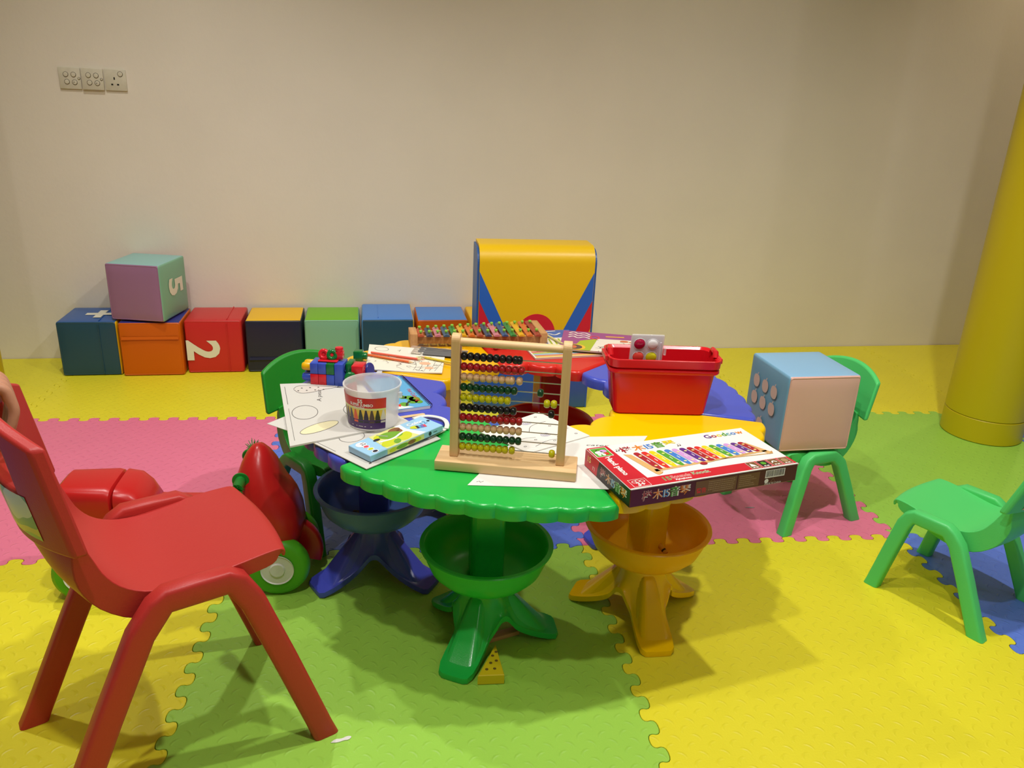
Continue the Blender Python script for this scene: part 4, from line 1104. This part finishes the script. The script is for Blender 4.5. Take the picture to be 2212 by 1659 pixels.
for i, c in enumerate(xc):
    f = i / 14; x = -.185 + .0262 * i; y0 = -.022 - .016 * f; y1 = .058 + .066 * f; zb = .0365
    q = MB()
    sec = [(sx * .0098, 0) for sx in (-1, 1)] + [(.0098, .002), (.006, .0052), (0, .0064), (-.006, .0052), (-.0098, .002)]
    q.rings([[(x + a + .0, yy, zb + z) for a, z in sec] for yy in (y0, y1)]); q.build('bar', mat('bar ' + c, c, rough=.35), t)
    for yy in (y0 + (y1 - y0) * .2, y0 + (y1 - y0) * .8):
        if peg is None:
            q = MB(); q.lathe([(.0022, 0), (.0022, .003), (.0048, .0045), (.0056, .0075), (.0045, .0102), (.0001, .0115)], 14); peg = q.build('peg', M_peg, t); o = peg
        else:
            o = bpy.data.objects.new('peg', peg.data); COL.objects.link(o); o.parent = t
        o.location = (x, yy, zb + .0062)
t = thing('mallet', 'red-headed wooden mallet lying under the xylophone', 'mallet', (-.243, .338, TZ + .0098), 8)
b = MB(); b.ball(.0093, 16, 10); b.build('head', mat('mallet red', 'B02424', rough=.3), t)
b = MB(); b.tube([(.009, 0, -.001), (.12, 0, -.006)], .0026, 8); b.build('handle', mat('mallet dark wood', '5A3A22', rough=.5), t)

# ------------------------------------------------------------------ colouring books on the red wedge
def book(name, label, fl, rz, w, d, z, th, cover, design, mats, group='colouring books'):
    t = thing(name, label, 'book', (fl[0], fl[1], TZ + z), rz, group)
    b = MB(); b.box(.001, w - .001, .001, d - .001, .0003, th - .0004); b.build('pages', M_paper2, t)
    b = MB(); b.rings([[(x, y, zz) for x, y in ((0, 0), (w, 0), (w, d), (0, d))] for zz in (th - .0003, th + .0003)], smooth=False); b.build('cover', cover, t)
    b = MB(); design(b, T(0, 0, th + .0005)); b.build('cover_print', mats, t)
    return t
PM = [mat('art ' + c, c, rough=.4) for c in ('E8E0CE', '9A4A84', 'A8B82A', 'D2693E', 'E8B838', '3A60A8', '5A4440', 'D94050', '7FB0D0')]
def dm(b, C):
    for k, m in enumerate((4, 3, 8, 2, 7, 4)): b.flat([(.005, .004 + .012 * k), (.23, .004 + .012 * k), (.23, .013 + .012 * k), (.005, .013 + .012 * k)], 0, m, C)
    for k in range(9): b.disc(.03 + .024 * k, .10 + .02 * (k % 2), .011, .008, 0, (3, 1, 7, 2)[k % 4], C)
book('colouring_book', 'striped colouring book at the bottom of the pile on the red table', (-.133, .238), 9, .245, .20, .0006, .0055, PM[0], dm, PM)
def dbk(b, C):
    b.flat([(.01, .02), (.085, .02), (.085, .10), (.01, .10)], 0, 0, C)
    for k in range(4): b.line([(.02 + .016 * k, .03), (.024 + .016 * k, .09)], .006, .0002, 2, C)
    b.line(chaikin([(.02, .13), (.04, .15), (.055, .125), (.08, .15)], 2), .006, .0001, 0, C); b.line([(.02, .165), (.07, .175)], .006, .0001, 0, C)
    for x, y in ((.03, .008), (.06, .01), (.09, .006)): b.disc(x, y, .008, .005, 0, (7, 8, 4)[int(x * 50) % 3], C)
book('colouring_book', 'blue colouring book right beside the xylophone end', (-.078, .325), 6, .12, .185, .0067, .0055, PM[5], dbk, PM)
def dpb(b, C):
    b.flat([(.095, .0), (.32, .0), (.32, .150), (.115, .135)], 0, 0, C); b.flat([(.035, 0), (.095, 0), (.115, .135), (.06, .10)], .0001, 2, C)
    b.disc(.05, .03, .03, .03, .0002, 4, C); b.disc(.046, .03, .024, .024, .0003, 6, C); b.disc(.04, .03, .013, .015, .0004, 3, C)
    for k in range(3):
        b.line(chaikin([(.02, .13 + .024 * k), (.035, .15 + .024 * k), (.05, .125 + .024 * k), (.07, .148 + .024 * k), (.09, .128 + .02 * k)], 2), .006, .0002, 0, C)
    b.ring2(.105, .145, .014, .016, .005, .0003, 7, C); b.line([(.14, .165), (.20, .172)], .009, .0002, 4, C)
    for x, y, r in ((.20, .125, .014), (.225, .12, .01), (.27, .12, .018)): b.disc(x, y, r, r * .7, .0003, 3, C)
    random.seed(11)
    for k in range(22):
        x, y = random.uniform(.11, .3), random.uniform(.01, .12); p = [(x, y)]
        for j in range(4): x += random.uniform(-.015, .02); y += random.uniform(-.015, .02); p.append((x, min(y, .135)))
        b.line(chaikin(p, 2), .0016, .0002, 6, C)
book('colouring_book', 'purple colouring book with line drawings on top of the pile', (-.050, .300), -14.5, .30, .205, .0127, .0045, PM[1], dpb, PM)

# ------------------------------------------------------------------ toy bricks
br = {k: mat('brick ' + k, v, rough=.2, spec=.5) for k, v in dict(blue='3550B4', red='CC1F2C', green='0C6B30', yellow='E2AE10', navy='2B3A86').items()}
t = thing('brick_vehicle', 'toy vehicle built of red, blue, green and yellow bricks at the left of the table', 'toy', (-.768, .012, TZ + .0088), -11)
def brick(x, z, w, h, c, y=0, d=.052, end=None):
    b = MB(); b.rbox(w - .0006, d, h - .0006, .0012, 2, 0, T(x + w / 2, y + d / 2, z)); o = b.build('brick', br[c], t); return o
for i, c in enumerate(('red', 'red', 'blue')): brick(.0215 * i, 0, .0215, .0295, c)
for i, c in enumerate(('blue', 'blue', 'green')): brick(.0215 * i, .0298, .0215, .0295, c)
b = MB(); b.rbox(.0225, .052, .0605, .0012, 2, 0, T(.0765, .026, -.001)); tb = b.build('brick', br['blue'], t)
for z in (.045, .015):
    b = MB(); b.lathe([(.0108, 0), (.0108, .0015), (.0085, .0015), (.0085, -.006), (.0001, -.006)], 20, 0, T(.0884, .020, z, ry=90)); b.build('socket', br['navy'], t)
for z, c in ((.044, 'yellow'), (.015, 'blue')):
    b = MB(); b.lathe([(.0115, 0), (.0115, .016), (.0108, .021), (.0085, .0245), (.0001, .0255)], 24, 0, T(-.0003, .018, z, ry=-90)); b.build('stud', br[c], t)
    b = MB(); b.lathe([(.0115, 0), (.0115, .016), (.0108, .021), (.0085, .0245), (.0001, .0255)], 24, 0, T(-.0003, .040, z, ry=-90)); b.build('stud', br[c], t)
brick(.089, .022, .016, .034, 'green', .022, .045); brick(.107, .014, .031, .040, 'red', .012, .042)
b = MB(); b.lathe([(.0112, 0), (.0112, .0012), (.0088, .0012), (.0088, -.006), (.0001, -.006)], 20, 0, T(.1383, .033, .034, ry=90)); b.build('socket', br['red'], t)
b = MB(); b.torus(.0095, .0062, 28, 12, 0, T(.108, -.001, .026, rx=78, rz=18)); b.build('wheel', br['green'], t)
b = MB(); b.lathe([(.0001, -.004), (.0042, -.004), (.0042, .004), (.0001, .004)], 16, 0, T(.108, -.001, .026, rx=78, rz=18)); b.build('axle', br['red'], t)
b = MB(); b.lathe([(.0001, 0), (.017, 0), (.0185, .002), (.0185, .006), (.017, .008), (.0001, .008)], 28, 0, T(.142, .055, .032, ry=80, rz=-20)); b.build('wheel', br['navy'], t)
brick(.018, .0598, .052, .004, 'red', .012, .04); brick(.058, .0640, .022, .020, 'red', .028, .022)
b = MB(); b.lathe([(.010, 0), (.011, .006), (.010, .0105), (.0001, .0115)], 20, 0, T(.069, .039, .084)); b.build('stud', br['red'], t)
for x, c, R_ in ((.030, 'red', 18), (.052, 'green', 30)):
    b = MB(); b.torus(.0098, .0058, 28, 12, 0, T(x, .030, .0752, rx=74, rz=R_ - 20)); b.build('wheel', br[c], t)
    b = MB(); b.lathe([(.0001, -.003), (.0042, -.003), (.0042, .003), (.0001, .003)], 14, 0, T(x, .030, .0752, rx=74, rz=R_ - 20)); b.build('axle', br['red'], t)
t = thing('toy_brick', 'loose green brick with one stud standing on the colouring page', 'brick', (-.655, .222, TZ + .0042), -8)
b = MB(); b.rbox(.026, .026, .030, .0014, 2); b.build('body', br['green'], t)
b = MB(); b.lathe([(.0105, 0), (.0105, .009), (.0092, .0125), (.0001, .014)], 24, 0, T(.0129, 0, .015, ry=90)); b.build('stud', br['green'], t)

# ------------------------------------------------------------------ small things on the floor and in the bowls
t = thing('cheese_block', 'yellow wooden wedge block with holes under the green table foot', 'block', (-.330, -.525, .0006), 3)
M_ch = mat('cheese yellow', 'D9C21A', rough=.4)
b = MB(); b.prism([(-.031, -.040), (.029, -.044), (.025, .062)], 0, .026, 0, None, .0015); b.build('body', M_ch, t)
for x, y in ((-.008, -.022), (.010, -.022), (.004, -.002), (.018, .004), (.012, .022), (.022, .034)):
    b = MB(); b.lathe([(.0001, 0), (.0032, 0), (.0038, .0003)], 14, 0, T(x, y, .0262)); b.build('hole', mat('hole brown', '6A5416', rough=.8), t)
b = MB(); b.prism(chaikin([(-.022, -.003), (-.012, .005), (.0, .002), (.012, .007), (.022, .004), (.015, -.004), (.004, -.003), (-.008, -.006), (-.022, -.003)], 2)[:-1], 0, .0012)
tag(b.build('paper_scrap', M_paper, None, (-.648, -.705, .0007), 10), 'torn white paper scrap at the red chair foot on the lime mat', 'scrap')
b = MB(); b.prism(chaikin([(-.018, 0), (0, .004), (.02, .001), (.002, -.003), (-.018, 0)], 2)[:-1], 0, .001)
tag(b.build('paper_scrap', mat('grey paper', 'A9A6A4', rough=.7), None, (.605, .198, .0006), -4), 'thin grey paper scrap on the pink mat by the chair with the cube', 'scrap')
b = MB(); b.rbox(.10, .022, .012, .002, 2)
tag(b.build('wooden_strip', wood('strip', 'B98A50', 'CBA066', 0), None, (-.292, -.405, .0006), 20), 'narrow wooden strip lying under the arch of the green table foot', 'block')
def crayon(label, loc, rz, tilt, hexc, L=.075, r=.006):
    t = thing('crayon', label, 'crayon', loc, rz, 'loose crayons'); t.rotation_euler[1] = radians(tilt)
    b = MB(); b.tube([(0, 0, 0), (L * .8, 0, 0)], r, 14); b.build('wrapper', mat('crayon wrap ' + hexc, hexc, rough=.5), t)
    b = MB(); b.tube([(L * .8, 0, 0), (L * .83, 0, 0), (L, 0, 0)], r * .95, 14, scales=[1, .8, .45]); b.build('tip', mat('crayon dark ' + hexc, '5A1E14', rough=.4), t)
    b = MB(); b.tube([(L * .1, 0, 0), (L * .16, 0, 0)], r * 1.02, 14); b.build('band', mat('crayon band', '2A1814', rough=.5), t)
crayon('orange wrapped crayon with a dark tip leaning in the yellow bowl', (.118, -.372, .2035), 118, -24, 'D9962A')
crayon('dark brown crayon lying in the blue bowl', (-.655, -.108, .1885), -30, -9, '4A2416', .07, .008)
crayon('reddish brown crayon lying beside the dark one in the blue bowl', (-.640, -.085, .1890), 20, -12, '5C2A18', .07, .008)

# ------------------------------------------------------------------ ride-on scooter toy
M_rs = mat('ride-on red', 'BE1E1E', rough=.3, spec=.5, bump=.05, bscale=200); M_rg = mat('ride-on green', '4FA81E', rough=.4); M_rgd = mat('grip green', '0F7A26', rough=.4); M_hub = mat('ride-on hub', 'D8D8D0', rough=.4); M_cream = mat('ride-on cream', 'E2CF9A', rough=.4); M_dk = mat('ride-on brown', '5A2416', rough=.4)
sc = thing('ride_on_scooter', 'red ride-on toy scooter with green wheels and grips behind the red chair', 'ride-on toy', (-1.10, -.095, 0), 1.0)
def loft(stations, n=28, m=M_rs, name='body', parent=sc, sub=0):
    """stations: (x, y half width, z low, z high, exponent) super-ellipse sections along x"""
    rings = []
    for x, hw, z0, z1, ex in stations:
        ring = []
        for i in range(n):
            a = 2 * pi * i / n; c, s = cos(a), sin(a)
            ring.append((x, hw * math.copysign(abs(c) ** ex, c), (z0 + z1) / 2 + (z1 - z0) / 2 * math.copysign(abs(s) ** ex, s)))
        rings.append(ring)
    b = MB(); b.rings(rings); return b.build(name, m, parent, sub=sub)
loft([(-.06, .060, .15, .225, .6), (-.05, .068, .14, .235, .6), (.02, .066, .135, .232, .6), (.10, .062, .13, .232, .6), (.17, .064, .13, .250, .6), (.21, .060, .15, .262, .6)], name='seat')
loft([(-.275, .058, .19, .285, .5), (-.27, .068, .18, .296, .45), (-.262, .072, .175, .302, .42), (-.155, .080, .175, .300, .42), (-.143, .080, .178, .296, .42), (-.139, .074, .185, .288, .45)], name='storage_box')
loft([(-.137, .074, .180, .288, .45), (-.132, .081, .172, .298, .42), (-.098, .080, .168, .292, .45), (-.075, .075, .165, .272, .5), (-.055, .066, .16, .24, .55)], name='seat_stop')
# front shield: sections stacked in z
rings = []
for z, xc, hx, hy, ex in ((.112, .236, .042, .066, .7), (.128, .238, .066, .092, .7), (.16, .236, .078, .104, .75), (.20, .230, .080, .106, .78), (.24, .222, .076, .100, .8), (.262, .216, .070, .094, .8), (.27, .212, .067, .092, .8), (.30, .208, .058, .082, .85), (.335, .208, .045, .064, .9), (.362, .208, .031, .042, .95), (.380, .208, .017, .022, 1), (.386, .208, .006, .008, 1)):
    rings.append([(xc + hx * math.copysign(abs(cos(a)) ** ex, cos(a)), hy * math.copysign(abs(sin(a)) ** ex, sin(a)), z) for a in [2 * pi * i / 40 for i in range(40)]])
b = MB(); b.rings(rings); b.build('front_shield', M_rs, sc)
for sy in (-1, 1):
    b = MB(); b.lathe([(.019, 0), (.021, .004), (.0205, .007), (.0135, .008), (.013, .040), (.0125, .052), (.0001, .053)], 24, 0, T(.172, sy * .066, .318, rx=90 if sy < 0 else -90)); b.build('grip', M_rgd, sc)
    b = MB()
    for k in range(26):
        a = 2 * pi * k / 26 + (k % 2) * .1; r = .004 + .008 * ((k * 7) % 5) / 4
        b.tube([(.172 + r * .5 * cos(a), sy * .116, .318 + r * .5 * sin(a)), (.172 + (r + .006) * cos(a), sy * .130, .318 + (r + .006) * sin(a)), (.172 + (r + .012) * cos(a), sy * .136, .318 + (r + .012) * sin(a))], .0013, 5, scales=[1, .9, .5])
    o = b.build('tassel', M_rgd, sc); o['kind'] = 'stuff'
def wheel(x, y, r, w, nm='wheel'):
    # lathe axis along y
    b = MB(); b.lathe([(r * .52, -w / 2), (r * .8, -w / 2 - .002), (r * .94, -w * .40), (r, -w * .15), (r, w * .15), (r * .94, w * .40), (r * .8, w / 2 + .002), (r * .52, w / 2)], 44, 0, T(x, y, r + .0008, rx=90)); o = b.build(nm, M_rg, sc)
    for s in (-1, 1):
        b = MB(); b.lathe([(.0001, .002), (r * .22, .002), (r * .25, -.002), (r * .46, -.004), (r * .52, .0005), (r * .525, -.002)][::-1], 36, 0, T(x, y + s * (w / 2 + .0045), r + .0008, rx=90 if s < 0 else -90)); b.build('hub', M_hub, o)
wheel(.252, -.088, .080, .046); wheel(.262, .062, .080, .046); wheel(-.228, -.075, .072, .046); wheel(-.228, .075, .072, .046)
arc = [(.257 + .060 * cos(radians(a)), 0, .0808 + .060 * sin(radians(a))) for a in range(-20, 130, 10)]
b = MB(); b.sweep([(x, -.012, z) for x, _, z in arc], rr(.085, .030, .008, 3), 0, None, (0, 1, 0)); b.build('mudguard', M_rs, sc)
loft([(-.30, .040, .09, .165, .7), (-.29, .055, .08, .175, .65), (-.22, .060, .10, .18, .65), (-.12, .056, .12, .178, .65), (-.06, .052, .135, .172, .65)], m=M_cream, name='rear_body')
b = MB(); b.disc(-.262, .132, .022, .036, 0, 0, T(0, -.0605, 0, rx=90), 24); b.build('oval_patch', M_rs, sc)
b = MB(); b.tube([(-.20, -.056, .15), (-.13, -.05, .10), (.10, -.04, .10)], .014, 10); b.build('frame_tube', M_dk, sc)

# ------------------------------------------------------------------ hand on the chair back
def skin_fig(name, joints, edges, m, root):
    me = bpy.data.meshes.new(name); me.from_pydata([j[0] for j in joints], edges, []); o = bpy.data.objects.new(name, me); COL.objects.link(o)
    sk = o.modifiers.new('skin', 'SKIN'); sk.use_smooth_shade = True
    for i, j in enumerate(joints):
        r = j[1]; me.skin_vertices[0].data[i].radius = r if isinstance(r, tuple) else (r, r)
    me.skin_vertices[0].data[root].use_root = True
    sb = o.modifiers.new('sub', 'SUBSURF'); sb.levels = 2; sb.render_levels = 2
    me.materials.append(m)
    return o
M_skin = mat('skin', 'B98468', rough=.5, sss=.1, bump=.25, bscale=120)


ca, sa = cos(radians(29)), sin(radians(29))
def on_chair(x, y, z): return (-.9975 + x * ca - y * sa, -.6515 + x * sa + y * ca, z)
J = [(on_chair(-.54, .062, 1.01), .044), (on_chair(-.40, .058, .915), .037), (on_chair(-.292, .055, .840), (.030, .023)), (on_chair(-.245, .054, .815), (.036, .020))]
E_ = [(0, 1), (1, 2), (2, 3)]
for y, ln, r in ((.018, .86, .0088), (.040, 1.0, .0098), (.063, 1.05, .0100), (.086, .96, .0095)):
    k = len(J)
    J += [(on_chair(-.212, y, .796), .0125), (on_chair(-.168, y - .001, .772), r * 1.12), (on_chair(-.160, y - .003, .772 - .044 * ln), r * 1.05), (on_chair(-.170, y - .005, .772 - .076 * ln), r * .9), (on_chair(-.175, y - .005, .772 - .087 * ln), r * .55)]
    E_ += [(3, k), (k, k + 1), (k + 1, k + 2), (k + 2, k + 3), (k + 3, k + 4)]
k = len(J)
J += [(on_chair(-.250, .012, .795), .014), (on_chair(-.252, -.006, .766), .0112), (on_chair(-.252, -.016, .735), .0098), (on_chair(-.249, -.020, .720), .0060)]
E_ += [(3, k), (k, k + 1), (k + 1, k + 2), (k + 2, k + 3)]
hand = skin_fig('person', J, E_, M_skin, 2)
tag(hand, 'bare hand with a ring gripping the top of the red chair back', 'person')
b = MB(); p = Vector(on_chair(-.188, .040, .7825)); q = Vector(on_chair(-.168, .039, .772)) - Vector(on_chair(-.212, .040, .796))
b.torus(.0122, .0014, 24, 8, 0, Matrix.Translation(p) @ q.to_track_quat('Z', 'Y').to_matrix().to_4x4())
b.ball(.0024, 10, 6, 0, Matrix.Translation(p + Vector((.004, -.008, .0085))))
b.build('ring', mat('dull gold', '9A8A62', rough=.3, metal=.8), hand)
bpy.context.view_layer.update()
